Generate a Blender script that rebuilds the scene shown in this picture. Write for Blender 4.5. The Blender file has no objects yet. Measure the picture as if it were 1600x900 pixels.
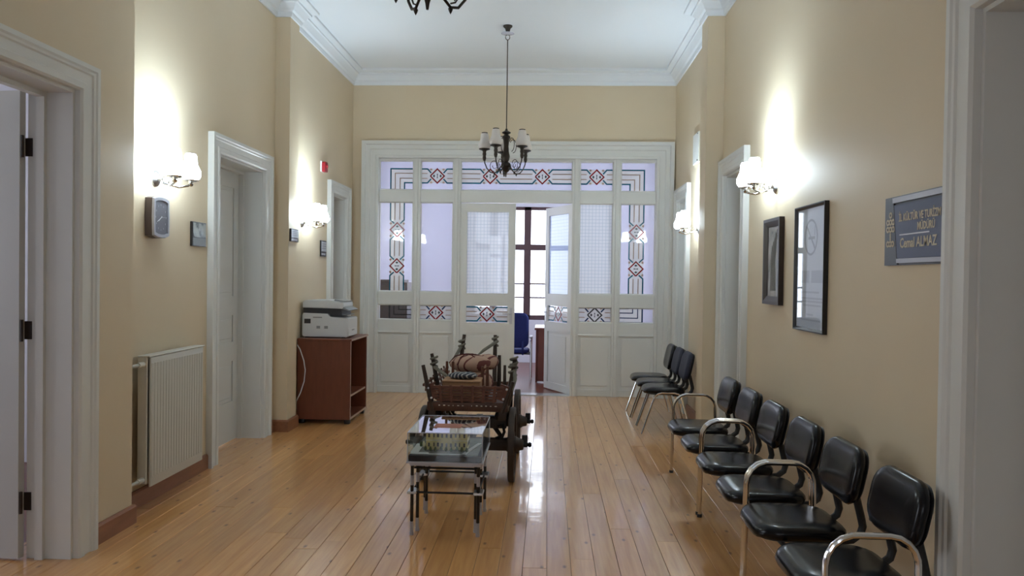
import bpy, bmesh, math, random
from mathutils import Vector, Matrix
R = math.radians
rnd = random.Random(7)
scene = bpy.context.scene
COL = scene.collection
PI = math.pi

# ------------------------------------------------------------------ camera
F_PX, VPX, VPY, ROLL, EYE = 1164.0, 855.0, 434.0, 0.0145, 1.6
d = Vector((VPX - 800, 450 - VPY, F_PX)).normalized()          # world Y seen from the lens (right, up, forward)
z = Vector((math.sin(ROLL), math.cos(ROLL), 0)); z = (z - z.dot(d) * d).normalized()
x = z.cross(d)
if x.x < 0: x = -x
cam = bpy.data.cameras.new('camera'); cam_o = bpy.data.objects.new('camera', cam); COL.objects.link(cam_o)
cam.sensor_width = 36; cam.lens = 36 * F_PX / 1600; cam.clip_start = 0.05
right = Vector((x.x, d.x, z.x)); up = Vector((x.y, d.y, z.y)); fwd = Vector((x.z, d.z, z.z))
cam_o.matrix_world = Matrix(((right.x, up.x, -fwd.x, 0), (right.y, up.y, -fwd.y, 0), (right.z, up.z, -fwd.z, EYE), (0, 0, 0, 1)))
scene.camera = cam_o

# ------------------------------------------------------------------ world, exposure, daylight
EXPOSURE = 0.18
SKY = 5.0
SCONCE_GLASS, SCONCE_BULB = 46.0, 30.0
w = bpy.data.worlds.new('overcast_sky'); scene.world = w; w.use_nodes = True
bg = w.node_tree.nodes['Background']; bg.inputs[0].default_value = (0.86, 0.93, 1.0, 1); bg.inputs[1].default_value = SKY
vs = scene.view_settings
vs.view_transform = 'Standard'; vs.look = 'None'; vs.gamma = 1; vs.use_curve_mapping = False; vs.exposure = EXPOSURE

def portal(name, loc, rot, sx, sy):
    l = bpy.data.lights.new(name, 'AREA'); l.shape = 'RECTANGLE'; l.size = sx; l.size_y = sy; l.cycles.is_portal = True
    o = bpy.data.objects.new(name, l); COL.objects.link(o); o.location = loc; o.rotation_euler = rot
    return o

# ------------------------------------------------------------------ materials
MATS = {}
def nodes(name):
    m = bpy.data.materials.new(name); m.use_nodes = True
    nt = m.node_tree
    return m, nt, nt.nodes['Principled BSDF']
def N(nt, t, **kw):
    n = nt.nodes.new(t)
    for k, v in kw.items():
        if k in n.inputs: n.inputs[k].default_value = v
        else: setattr(n, k, v)
    return n
def mat(name, col, rough=0.5, metal=0.0, var=0.06, scale=6.0, bump=0.0, bscale=60.0, coat=0.0, stretch=None, spec=0.5):
    m, nt, p = nodes(name)
    p.inputs['Roughness'].default_value = rough; p.inputs['Metallic'].default_value = metal
    p.inputs['Coat Weight'].default_value = coat; p.inputs['Coat Roughness'].default_value = 0.1
    p.inputs['Specular IOR Level'].default_value = spec
    tc = N(nt, 'ShaderNodeTexCoord'); mp = N(nt, 'ShaderNodeMapping'); nt.links.new(tc.outputs['Object'], mp.inputs['Vector'])
    if stretch: mp.inputs['Scale'].default_value = stretch
    nz = N(nt, 'ShaderNodeTexNoise', Scale=scale, Detail=4.0); nt.links.new(mp.outputs[0], nz.inputs['Vector'])
    mx = N(nt, 'ShaderNodeMix', data_type='RGBA')
    a = [max(0, c * (1 - var)) for c in col]; b = [min(1, c * (1 + var)) for c in col]
    mx.inputs[6].default_value = (*a, 1); mx.inputs[7].default_value = (*b, 1)
    nt.links.new(nz.outputs['Fac'], mx.inputs['Factor']); nt.links.new(mx.outputs[2], p.inputs['Base Color'])
    if bump:
        n2 = N(nt, 'ShaderNodeTexNoise', Scale=bscale, Detail=3.0); nt.links.new(mp.outputs[0], n2.inputs['Vector'])
        bp = N(nt, 'ShaderNodeBump', Strength=bump, Distance=0.004); nt.links.new(n2.outputs['Fac'], bp.inputs['Height'])
        nt.links.new(bp.outputs[0], p.inputs['Normal'])
    MATS[name] = m
    return m
def emit(name, col, s):
    m, nt, p = nodes(name)
    p.inputs['Base Color'].default_value = (*col, 1); p.inputs['Emission Color'].default_value = (*col, 1); p.inputs['Emission Strength'].default_value = s
    MATS[name] = m; return m
def glass(name, tint=(1, 1, 1), haze=0.0, hazecol=(0.85, 0.87, 0.95), grid=0.0, gloss=1.0, rough=0.02):
    m, nt, p = nodes(name); nt.nodes.remove(p)
    out = nt.nodes['Material Output']
    tr = N(nt, 'ShaderNodeBsdfTransparent'); tr.inputs[0].default_value = (*tint, 1)
    gl = N(nt, 'ShaderNodeBsdfGlossy', Roughness=rough); gl.inputs[0].default_value = (1, 1, 1, 1)
    lw = N(nt, 'ShaderNodeLayerWeight', Blend=0.5)
    pw = N(nt, 'ShaderNodeMath', operation='POWER'); pw.inputs[1].default_value = 4.0; nt.links.new(lw.outputs['Facing'], pw.inputs[0])
    fr = N(nt, 'ShaderNodeMath', operation='MULTIPLY_ADD'); fr.inputs[1].default_value = 0.9; fr.inputs[2].default_value = 0.035; nt.links.new(pw.outputs[0], fr.inputs[0])
    base = tr.outputs[0]
    tc = N(nt, 'ShaderNodeTexCoord')
    if haze:
        tl = N(nt, 'ShaderNodeBsdfTranslucent'); tl.inputs[0].default_value = (*hazecol, 1)
        df = N(nt, 'ShaderNodeBsdfDiffuse'); df.inputs[0].default_value = (*hazecol, 1)
        m1 = N(nt, 'ShaderNodeMixShader', Fac=0.25); nt.links.new(tl.outputs[0], m1.inputs[1]); nt.links.new(df.outputs[0], m1.inputs[2])
        if grid:
            sp = N(nt, 'ShaderNodeSeparateXYZ'); nt.links.new(tc.outputs['Object'], sp.inputs[0])
            fs = []
            for ax in (0, 2):
                a = N(nt, 'ShaderNodeMath', operation='MULTIPLY'); a.inputs[1].default_value = 1 / grid; nt.links.new(sp.outputs[ax], a.inputs[0])
                b = N(nt, 'ShaderNodeMath', operation='FRACT'); nt.links.new(a.outputs[0], b.inputs[0])
                c = N(nt, 'ShaderNodeMath', operation='LESS_THAN'); c.inputs[1].default_value = 0.12; nt.links.new(b.outputs[0], c.inputs[0]); fs.append(c)
            mxm = N(nt, 'ShaderNodeMath', operation='MAXIMUM'); nt.links.new(fs[0].outputs[0], mxm.inputs[0]); nt.links.new(fs[1].outputs[0], mxm.inputs[1])
            cm = N(nt, 'ShaderNodeMix', data_type='RGBA'); cm.inputs[6].default_value = (*hazecol, 1); cm.inputs[7].default_value = (hazecol[0]*.72, hazecol[1]*.78, hazecol[2]*.82, 1)
            nt.links.new(mxm.outputs[0], cm.inputs['Factor']); nt.links.new(cm.outputs[2], tl.inputs[0]); nt.links.new(cm.outputs[2], df.inputs[0])
        m2 = N(nt, 'ShaderNodeMixShader', Fac=haze); nt.links.new(tr.outputs[0], m2.inputs[1]); nt.links.new(m1.outputs[0], m2.inputs[2]); base = m2.outputs[0]
    mu = N(nt, 'ShaderNodeMath', operation='MULTIPLY'); mu.use_clamp = True; mu.inputs[1].default_value = gloss; nt.links.new(fr.outputs[0], mu.inputs[0])
    m3 = N(nt, 'ShaderNodeMixShader'); nt.links.new(mu.outputs[0], m3.inputs[0]); nt.links.new(base, m3.inputs[1]); nt.links.new(gl.outputs[0], m3.inputs[2])
    nt.links.new(m3.outputs[0], out.inputs['Surface'])
    MATS[name] = m; return m

mat('wall_cream', (0.71, 0.59, 0.42), 0.55, var=0.035, scale=1.3, bump=0.08, bscale=25, spec=0.35)
mat('wall_lilac', (0.75, 0.745, 0.84), 0.7, var=0.02)
mat('ceiling_white', (0.83, 0.86, 0.89), 0.8, var=0.02, scale=1.0)
mat('paint_white', (0.74, 0.74, 0.71), 0.38, var=0.04, scale=3.0, bump=0.05, bscale=14)
mat('paint_leaf', (0.66, 0.66, 0.64), 0.4, var=0.04, scale=3.0, bump=0.05, bscale=14)
mat('base_wood', (0.30, 0.125, 0.06), 0.4, var=0.3, scale=5, stretch=(6, 1, 6))
mat('under_floor', (0.03, 0.018, 0.01), 0.8)
mat('office_floor', (0.16, 0.05, 0.03), 0.28, var=0.25, scale=4, stretch=(8, 1, 1))
mat('radiator_white', (0.62, 0.60, 0.54), 0.4, var=0.03)
mat('mahogany', (0.17, 0.052, 0.026), 0.33, var=0.25, scale=5, stretch=(5, 5, 1))
mat('edge_wood', (0.42, 0.30, 0.24), 0.4)
mat('dark_inside', (0.07, 0.025, 0.018), 0.5)
mat('printer_white', (0.70, 0.72, 0.74), 0.42, var=0.02)
mat('printer_dark', (0.03, 0.03, 0.035), 0.4)
mat('printer_grey', (0.30, 0.31, 0.32), 0.45)
mat('black_vinyl', (0.005, 0.005, 0.007), 0.22, var=0.3, scale=9, bump=0.10, bscale=9, spec=0.3)
mat('navy_cloth', (0.022, 0.026, 0.05), 0.6, var=0.15, scale=30)
mat('blue_cloth', (0.025, 0.04, 0.20), 0.8, var=0.15, scale=30)
mat('black_plastic', (0.012, 0.012, 0.013), 0.45)
mat('chrome', (0.80, 0.80, 0.80), 0.12, 1.0, var=0.03)
mat('steel', (0.55, 0.55, 0.56), 0.3, 1.0, var=0.05)
mat('silver_plastic', (0.45, 0.45, 0.50), 0.35, 0.3, var=0.03)
mat('black_gloss', (0.012, 0.012, 0.013), 0.2)
mat('bronze', (0.045, 0.035, 0.028), 0.4, 0.7, var=0.3, scale=20)
mat('wood_cart', (0.08, 0.034, 0.02), 0.5, var=0.45, scale=12, bump=0.2, bscale=40)
mat('wood_cart_red', (0.13, 0.045, 0.024), 0.5, var=0.4, scale=12, bump=0.2, bscale=40)
mat('wood_cart_dark', (0.045, 0.028, 0.02), 0.6, var=0.45, scale=14, bump=0.2, bscale=40)
mat('iron', (0.02, 0.019, 0.018), 0.5, 0.5, var=0.3)
mat('rope_grey', (0.17, 0.16, 0.13), 0.9, var=0.4, scale=30, bump=0.4, bscale=60)
mat('box_tan', (0.36, 0.20, 0.10), 0.7, var=0.1)
mat('letter_white', (0.62, 0.58, 0.5), 0.6)
mat('model_yellow', (0.68, 0.58, 0.25), 0.6, var=0.06)
mat('model_cream', (0.75, 0.70, 0.50), 0.6)
mat('model_dark', (0.03, 0.03, 0.03), 0.5)
mat('model_roof', (0.35, 0.12, 0.07), 0.7)
mat('model_road', (0.50, 0.50, 0.48), 0.7)
mat('model_ground', (0.13, 0.13, 0.12), 0.8, var=0.4, scale=40)
mat('model_green', (0.05, 0.08, 0.03), 0.9, var=0.4, scale=60)
mat('navy_base', (0.008, 0.011, 0.02), 0.6, spec=0.15)
mat('maroon', (0.09, 0.018, 0.016), 0.9)
mat('frame_black', (0.014, 0.012, 0.012), 0.35)
mat('frame_brown', (0.03, 0.018, 0.014), 0.4)
mat('paper', (0.78, 0.78, 0.84), 0.5, var=0.01)
mat('print_grey', (0.45, 0.45, 0.50), 0.6)
mat('print_light', (0.60, 0.60, 0.66), 0.6)
mat('sign_grey', (0.10, 0.105, 0.13), 0.4)
mat('sign_navy', (0.045, 0.055, 0.12), 0.3)
mat('gold', (0.62, 0.52, 0.36), 0.45, 0.1)
mat('red_plastic', (0.32, 0.012, 0.02), 0.35)
mat('clock_face', (0.16, 0.16, 0.19), 0.3)
mat('clock_side', (0.10, 0.075, 0.075), 0.4)
mat('stain_blue', (0.008, 0.11, 0.17), 0.25)
mat('stain_navy', (0.01, 0.03, 0.09), 0.25)
mat('stain_red', (0.24, 0.008, 0.008), 0.25)
mat('stain_tan', (0.36, 0.26, 0.19), 0.4)
mat('stain_dark', (0.02, 0.02, 0.02), 0.3)
mat('window_wood', (0.10, 0.055, 0.06), 0.4, var=0.2, scale=8)
mat('desk_wood', (0.20, 0.055, 0.04), 0.35, var=0.2, scale=5)
mat('grey_carton', (0.40, 0.40, 0.40), 0.7)
mat('brown_cabinet', (0.10, 0.065, 0.032), 0.4, var=0.25, scale=4, stretch=(6, 1, 1))
emit('lamp_glass', (0.74, 0.89, 1.0), SCONCE_GLASS)
mat('opal_off', (0.70, 0.64, 0.60), 0.3, var=0.03)
glass('glass_clear', (0.93, 0.94, 0.97), 0.0)
glass('glass_window', (0.98, 0.98, 1.0), 0.0)
glass('glass_haze', (0.95, 0.95, 1.0), 0.42, (0.86, 0.86, 0.97))
glass('glass_grid', (0.97, 0.98, 1.0), 0.84, (0.96, 0.97, 0.99), grid=0.046)
glass('glass_low_haze', (0.95, 0.95, 0.98), 0.02, (0.86, 0.86, 0.97))
glass('glass_frost', (0.9, 0.93, 1.0), 0.95, (0.78, 0.84, 0.98), grid=0.046)
glass('stain_fill', (0.97, 0.96, 0.93), 0.6, (0.95, 0.95, 0.90))
glass('case_glass', (0.96, 0.98, 0.98), 0.0, gloss=0.6)
glass('case_top', (0.95, 0.97, 0.98), 0.0, gloss=2.0)

def plank_mat():
    m, nt, p = nodes('floor_pine')
    geo = N(nt, 'ShaderNodeNewGeometry'); oi = N(nt, 'ShaderNodeObjectInfo')
    off = N(nt, 'ShaderNodeVectorMath', operation='ADD'); nt.links.new(geo.outputs['Position'], off.inputs[0])
    cb = N(nt, 'ShaderNodeCombineXYZ'); ml = N(nt, 'ShaderNodeMath', operation='MULTIPLY'); ml.inputs[1].default_value = 57.0
    nt.links.new(oi.outputs['Random'], ml.inputs[0]); nt.links.new(ml.outputs[0], cb.inputs[1]); nt.links.new(ml.outputs[0], cb.inputs[2]); nt.links.new(cb.outputs[0], off.inputs[1])
    mp = N(nt, 'ShaderNodeMapping'); mp.inputs['Scale'].default_value = (16, 0.9, 1); nt.links.new(off.outputs[0], mp.inputs[0])
    nz = N(nt, 'ShaderNodeTexNoise', Scale=2.2, Detail=6.0, Distortion=0.6); nt.links.new(mp.outputs[0], nz.inputs['Vector'])
    cr = N(nt, 'ShaderNodeValToRGB'); e = cr.color_ramp.elements
    e[0].position = 0.25; e[0].color = (0.60, 0.275, 0.085, 1); e[1].position = 0.75; e[1].color = (0.78, 0.42, 0.155, 1)
    nt.links.new(nz.outputs['Fac'], cr.inputs[0])
    hs = N(nt, 'ShaderNodeHueSaturation'); nt.links.new(cr.outputs[0], hs.inputs['Color'])
    rv = N(nt, 'ShaderNodeMapRange'); rv.inputs['To Min'].default_value = 0.9; rv.inputs['To Max'].default_value = 1.08; nt.links.new(oi.outputs['Random'], rv.inputs[0]); nt.links.new(rv.outputs[0], hs.inputs['Value'])
    # knots
    mk = N(nt, 'ShaderNodeMapping'); mk.inputs['Scale'].default_value = (6.0, 2.9, 1); nt.links.new(off.outputs[0], mk.inputs[0])
    vo = N(nt, 'ShaderNodeTexVoronoi', Scale=1.0, Randomness=1.0); vo.voronoi_dimensions = '2D'; nt.links.new(mk.outputs[0], vo.inputs['Vector'])
    lt = N(nt, 'ShaderNodeMapRange'); lt.inputs['From Min'].default_value = 0.02; lt.inputs['From Max'].default_value = 0.085; lt.inputs['To Min'].default_value = 1; lt.inputs['To Max'].default_value = 0
    nt.links.new(vo.outputs['Distance'], lt.inputs[0])
    sc = N(nt, 'ShaderNodeSeparateColor'); nt.links.new(vo.outputs['Color'], sc.inputs[0])
    gt = N(nt, 'ShaderNodeMath', operation='GREATER_THAN'); gt.inputs[1].default_value = 0.5; nt.links.new(sc.outputs[0], gt.inputs[0])
    mm = N(nt, 'ShaderNodeMath', operation='MULTIPLY'); nt.links.new(lt.outputs[0], mm.inputs[0]); nt.links.new(gt.outputs[0], mm.inputs[1])
    m8 = N(nt, 'ShaderNodeMath', operation='MULTIPLY'); m8.inputs[1].default_value = 0.8; nt.links.new(mm.outputs[0], m8.inputs[0])
    mx = N(nt, 'ShaderNodeMix', data_type='RGBA'); mx.inputs[7].default_value = (0.13, 0.045, 0.014, 1); nt.links.new(m8.outputs[0], mx.inputs['Factor']); nt.links.new(hs.outputs[0], mx.inputs[6])
    nt.links.new(mx.outputs[2], p.inputs['Base Color'])
    p.inputs['Roughness'].default_value = 0.32; p.inputs['Coat Weight'].default_value = 0.9; p.inputs['Coat Roughness'].default_value = 0.08
    n2 = N(nt, 'ShaderNodeTexNoise', Scale=9.0, Detail=2.0); nt.links.new(off.outputs[0], n2.inputs['Vector'])
    bp = N(nt, 'ShaderNodeBump', Strength=0.10, Distance=0.01); nt.links.new(n2.outputs['Fac'], bp.inputs['Height'])
    nt.links.new(bp.outputs[0], p.inputs['Normal']); nt.links.new(bp.outputs[0], p.inputs['Coat Normal'])
    MATS['floor_pine'] = m
plank_mat()

def stripe_mat(name, ca, cb_, scale, width, rot=(0, 0, 0), rough=0.9):
    m, nt, p = nodes(name)
    tc = N(nt, 'ShaderNodeTexCoord'); mp = N(nt, 'ShaderNodeMapping'); mp.inputs['Rotation'].default_value = rot; nt.links.new(tc.outputs['Object'], mp.inputs[0])
    wv = N(nt, 'ShaderNodeTexWave', Scale=scale, Distortion=3.0); wv.inputs['Detail'].default_value = 1.0; nt.links.new(mp.outputs[0], wv.inputs['Vector'])
    lt = N(nt, 'ShaderNodeMath', operation='LESS_THAN'); lt.inputs[1].default_value = width; nt.links.new(wv.outputs['Fac'], lt.inputs[0])
    mx = N(nt, 'ShaderNodeMix', data_type='RGBA'); mx.inputs[6].default_value = (*ca, 1); mx.inputs[7].default_value = (*cb_, 1); nt.links.new(lt.outputs[0], mx.inputs['Factor'])
    nt.links.new(mx.outputs[2], p.inputs['Base Color']); p.inputs['Roughness'].default_value = rough
    MATS[name] = m
stripe_mat('sack_pink', (0.42, 0.27, 0.20), (0.13, 0.035, 0.03), 4.5, 0.12, (0, 0, 0.7))
stripe_mat('rug_navy', (0.03, 0.035, 0.05), (0.42, 0.42, 0.40), 9, 0.22, (0, 0, 0.4))
def picture_mat():
    m, nt, p = nodes('picture_print')
    tc = N(nt, 'ShaderNodeTexCoord'); nz = N(nt, 'ShaderNodeTexNoise', Scale=7.0, Detail=5.0); nt.links.new(tc.outputs['Object'], nz.inputs['Vector'])
    cr = N(nt, 'ShaderNodeValToRGB'); e = cr.color_ramp.elements
    e[0].position = 0.3; e[0].color = (0.07, 0.04, 0.03, 1); e[1].position = 0.7; e[1].color = (0.42, 0.31, 0.26, 1)
    nt.links.new(nz.outputs['Fac'], cr.inputs[0]); nt.links.new(cr.outputs[0], p.inputs['Base Color']); p.inputs['Roughness'].default_value = 0.25
    MATS['picture_print'] = m
    m, nt, p = nodes('photo_print')
    tc = N(nt, 'ShaderNodeTexCoord'); nz = N(nt, 'ShaderNodeTexNoise', Scale=14.0, Detail=3.0); nt.links.new(tc.outputs['Object'], nz.inputs['Vector'])
    cr = N(nt, 'ShaderNodeValToRGB'); e = cr.color_ramp.elements
    e[0].position = 0.42; e[0].color = (0.05, 0.05, 0.045, 1); e[1].position = 0.55; e[1].color = (0.48, 0.47, 0.42, 1)
    nt.links.new(nz.outputs['Fac'], cr.inputs[0]); nt.links.new(cr.outputs[0], p.inputs['Base Color']); p.inputs['Roughness'].default_value = 0.2
    MATS['photo_print'] = m
picture_mat()

# ------------------------------------------------------------------ mesh helpers
class MB:
    def __init__(s): s.bm = bmesh.new()
    def box(s, x0, x1, y0, y1, z0, z1, bev=0.0, mtx=None):
        b = bmesh.new(); bmesh.ops.create_cube(b, size=1)
        for v in b.verts:
            v.co = Vector(((x0 + x1) / 2 + v.co.x * abs(x1 - x0), (y0 + y1) / 2 + v.co.y * abs(y1 - y0), (z0 + z1) / 2 + v.co.z * abs(z1 - z0)))
        if bev: bmesh.ops.bevel(b, geom=b.edges[:] + b.verts[:], offset=bev, segments=2 if bev > 0.004 else 1, affect='EDGES', profile=0.5)
        if mtx: bmesh.ops.transform(b, matrix=mtx, verts=b.verts)
        s.add(b); return s
    def add(s, b):
        me = bpy.data.meshes.new('tmp'); b.to_mesh(me); b.free(); s.bm.from_mesh(me); bpy.data.meshes.remove(me)
    def rings(s, rs, close=True, cap=True):
        """quads between successive rings of points"""
        vs_ = [[s.bm.verts.new(p) for p in r] for r in rs]
        n = len(vs_[0])
        for a, b in zip(vs_, vs_[1:]):
            for i in range(n if close else n - 1):
                j = (i + 1) % n
                s.bm.faces.new((a[i], a[j], b[j], b[i]))
        if cap:
            if len(vs_[0]) > 2: s.bm.faces.new(vs_[0][::-1]); s.bm.faces.new(vs_[-1])
        return s
    def tube(s, pts, r, n=8, closed=False):
        pts = [Vector(p) for p in pts]; rad = r if isinstance(r, (list, tuple)) else [r] * len(pts)
        rs = []; prev = None
        for i, p in enumerate(pts):
            t = (pts[min(i + 1, len(pts) - 1)] - pts[max(i - 1, 0)])
            if closed: t = pts[(i + 1) % len(pts)] - pts[i - 1]
            t.normalize()
            if prev is None:
                u = t.orthogonal().normalized()
            else:
                u = (prev - t * prev.dot(t)); u = u.normalized() if u.length > 1e-6 else t.orthogonal().normalized()
            prev = u; v = t.cross(u)
            rs.append([p + (u * math.cos(a) + v * math.sin(a)) * rad[i] for a in [2 * PI * k / n for k in range(n)]])
        if closed: rs.append(rs[0]); s.rings(rs, cap=False); bmesh.ops.remove_doubles(s.bm, verts=s.bm.verts, dist=1e-6)
        else: s.rings(rs)
        return s
    def lathe(s, prof, c=(0, 0, 0), axis='z', n=20, cap=True):
        c = Vector(c); rs = []
        for r, h in prof:
            r = max(r, 1e-4); ring = []
            for k in range(n):
                a = 2 * PI * k / n; p = Vector((r * math.cos(a), r * math.sin(a), h))
                if axis == 'x': p = Vector((p.z, p.x, p.y))
                if axis == 'y': p = Vector((p.y, p.z, p.x))
                ring.append(c + p)
            rs.append(ring)
        return s.rings(rs, cap=cap)
    def prism(s, poly, f0, f1):
        """poly: 2d points; f0/f1 map a 2d point to the two end faces"""
        return s.rings([[f0(p) for p in poly], [f1(p) for p in poly]])
    def sweep(s, path, prof, fn, side=1, closed=False):
        """mitred sweep. path 2d, prof list (offset to the right*side, height), fn(p2, h) -> 3d"""
        P = [Vector(p) for p in path]; rs = []
        for i, p in enumerate(P):
            if closed: a, b = (p - P[i - 1]).normalized(), (P[(i + 1) % len(P)] - p).normalized()
            else:
                a = (p - P[i - 1]).normalized() if i else (P[1] - p).normalized()
                b = (P[i + 1] - p).normalized() if i < len(P) - 1 else a
            na, nb = Vector((a.y, -a.x)) * side, Vector((b.y, -b.x)) * side
            m = (na + nb); m = m / max(m.dot(na), 1e-3) if m.length > 1e-6 else na
            rs.append([fn(p + m * o, h) for o, h in prof])
        if closed: rs.append([fn(*q) if False else v for q, v in zip(prof, rs[0])])
        return s.rings(rs, cap=not closed)
    def build(s, name, m, parent=None, smooth=True, loc=None, rot=None, angle=35):
        bmesh.ops.recalc_face_normals(s.bm, faces=s.bm.faces)
        me = bpy.data.meshes.new(name); s.bm.to_mesh(me); s.bm.free()
        me.materials.append(MATS[m] if isinstance(m, str) else m)
        if smooth:
            me.polygons.foreach_set('use_smooth', [True] * len(me.polygons)); me.set_sharp_from_angle(angle=R(angle))
        o = bpy.data.objects.new(name, me); COL.objects.link(o); o.parent = parent
        if loc: o.location = loc
        if rot: o.rotation_euler = rot
        return o
def BOX(name, m, parent, *a, bev=0.0, mtx=None, loc=None, rot=None):
    return MB().box(*a, bev=bev, mtx=mtx).build(name, m, parent, loc=loc, rot=rot)
def tag(o, label=None, cat=None, group=None, kind=None):
    if label: o['label'] = label
    if cat: o['category'] = cat
    if group: o['group'] = group
    if kind: o['kind'] = kind
    return o
def empty(name, loc=(0, 0, 0), rz=0.0):
    o = bpy.data.objects.new(name, None); COL.objects.link(o); o.location = loc; o.rotation_euler = (0, 0, rz); return o
def thing(name, label, cat, loc=(0, 0, 0), rz=0.0, group=None):
    return tag(empty(name, loc, rz), label, cat, group)
def struct(o, label=None): return tag(o, label, None, None, 'structure')
KIDS = {}
def copy_tree(o, parent=None):
    c = o.copy(); COL.objects.link(c); c.parent = parent
    for ch in list(o.children): copy_tree(ch, c)
    return c
def arc(c, r, a0, a1, n, f):
    return [f(c[0] + r * math.cos(R(a0 + (a1 - a0) * i / n)), c[1] + r * math.sin(R(a0 + (a1 - a0) * i / n))) for i in range(n + 1)]
def rrect(wx, wy, r, n=5):
    pts = []
    for cx, cy, a in ((wx / 2 - r, wy / 2 - r, 0), (-wx / 2 + r, wy / 2 - r, 90), (-wx / 2 + r, -wy / 2 + r, 180), (wx / 2 - r, -wy / 2 + r, 270)):
        for i in range(n + 1):
            t = R(a + 90 * i / n); pts.append((cx + r * math.cos(t), cy + r * math.sin(t)))
    return pts

# ------------------------------------------------------------------ plan of the hall (metres)
XL0, XL1, XL2 = -2.62, -2.77, -2.68       # left wall: near wall and pilasters, recess, far bay
XR0, XRP, XR1, XR2 = 1.57, 1.54, 1.71, 1.69          # right wall
YP1, YQ1 = 4.60, 2.97                     # where the near walls end (left, right)
YP2, YP3, YB, YN = 7.43, 7.70, 10.10, -4.0
ZC = 4.38
DT = 2.60                                 # door opening height
def wall_run(mb, xf, xb, y0, y1, z1, openings=()):
    y = y0
    for a, b, zb, zt in sorted(openings):
        if a > y: mb.box(xf, xb, y, a, 0, z1)
        if zb > 0: mb.box(xf, xb, a, b, 0, zb)
        mb.box(xf, xb, a, b, zt, z1); y = b
    if y1 > y: mb.box(xf, xb, y, y1, 0, z1)
D1, D2, D3 = (2.70, 4.01), (6.105, 7.12), (9.09, 9.72)
D4, D5, D6 = (6.60, 7.26), (9.10, 9.70), (1.50, 2.80)
mb = MB()
wall_run(mb, XL0, -2.872, YN, YP1, ZC + .1, [(*D1, 0, DT)])
wall_run(mb, XL1, -3.15, YP1, YP2, ZC + .1, [(*D2, 0, DT)])
mb.box(XL0, -3.15, YP2, YP3, 0, ZC + .1)
wall_run(mb, XL2, -3.15, YP3, YB, ZC + .1, [(*D3, 0, DT)])
struct(mb.build('wall_left', 'wall_cream', smooth=False), 'cream painted left wall of the hall with shallow pilasters')
mb = MB()
wall_run(mb, XR0, 2.1, YN, YQ1, ZC + .1, [(*D6, 0, DT)])
wall_run(mb, XR1, 2.1, YQ1, YP2, ZC + .1, [(*D4, 0, DT)])
mb.box(XRP, 2.1, YP2, YP3, 0, ZC + .1)
wall_run(mb, XR2, 2.1, YP3, YB, ZC + .1, [(*D5, 0, DT)])
struct(mb.build('wall_right', 'wall_cream', smooth=False), 'cream painted right wall of the hall with shallow pilasters')
PX0, PX1, PZ = -2.54, 1.67, 3.43          # timber screen in the end wall
mb = MB()
mb.box(-3.15, PX0, YB, YB + .2, 0, ZC + .1).box(PX1, 2.1, YB, YB + .2, 0, ZC + .1).box(PX0, PX1, YB, YB + .2, PZ, ZC + .1)
struct(mb.build('wall_back', 'wall_cream', smooth=False), 'cream end wall above the glazed timber screen')
# unseen wall behind the camera; its two tall windows are added for light
mb = MB(); WB = [(-1.95, -0.95), (0.0, 1.0)]
mb.box(-3.05, -1.95, YN - .3, YN, 0, ZC + .1).box(-0.95, 0.0, YN - .3, YN, 0, ZC + .1).box(1.0, 2.1, YN - .3, YN, 0, ZC + .1)
for a, b in WB: mb.box(a, b, YN - .3, YN, 0, 1.0).box(a, b, YN - .3, YN, 3.0, ZC + .1)
struct(mb.build('wall_front', 'wall_cream', smooth=False))
struct(BOX('ceiling', 'ceiling_white', None, -3.3, 2.3, YN - .3, YB + .2, ZC, ZC + .15))
# cornice round the hall
path = [(XL0, YN), (XL0, YP1), (XL1, YP1), (XL1, YP2), (XL0, YP2), (XL0, YP3), (XL2, YP3), (XL2, YB), (XR2, YB), (XR2, YP3), (XRP, YP3), (XRP, YP2), (XR1, YP2), (XR1, YQ1), (XR0, YQ1), (XR0, YN)]
prof = [(0, 4.19), (.015, 4.19), (.025, 4.215), (.025, 4.235), (.045, 4.25), (.06, 4.28), (.085, 4.31), (.10, 4.315), (.10, 4.335), (.135, 4.345), (.16, 4.355), (.16, ZC), (0, ZC)]
struct(MB().sweep(path, prof, lambda p, h: Vector((p.x, p.y, h))).build('trim_1', 'ceiling_white', angle=25), 'white stepped plaster cornice round the ceiling')
# baseboards
bprof = [(0, 0), (.022, 0), (.022, .105), (.014, .12), (0, .12)]
def base(name, segs):
    mb = MB()
    for sg in segs: mb.sweep(sg, bprof, lambda p, h: Vector((p.x, p.y, h)))
    struct(mb.build(name, 'base_wood', smooth=False), 'low reddish brown wooden baseboard')
TW = 0.155
base('baseboard_left', [[(XL0, YN), (XL0, D1[0] - TW)], [(XL0, D1[1] + TW), (XL0, YP1), (XL1, YP1), (XL1, D2[0] - TW)], [(XL1, D2[1] + TW), (XL1, YP2), (XL0, YP2), (XL0, YP3), (XL2, YP3), (XL2, D3[0] - TW)]])
base('baseboard_right', [[(XR2, D5[0] - TW), (XR2, YP3), (XRP, YP3), (XRP, YP2), (XR1, YP2), (XR1, D4[1] + TW)], [(XR1, D4[0] - TW), (XR1, YQ1), (XR0, YQ1), (XR0, D6[1] + TW)], [(XR0, D6[0] - TW), (XR0, YN)]])

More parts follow.
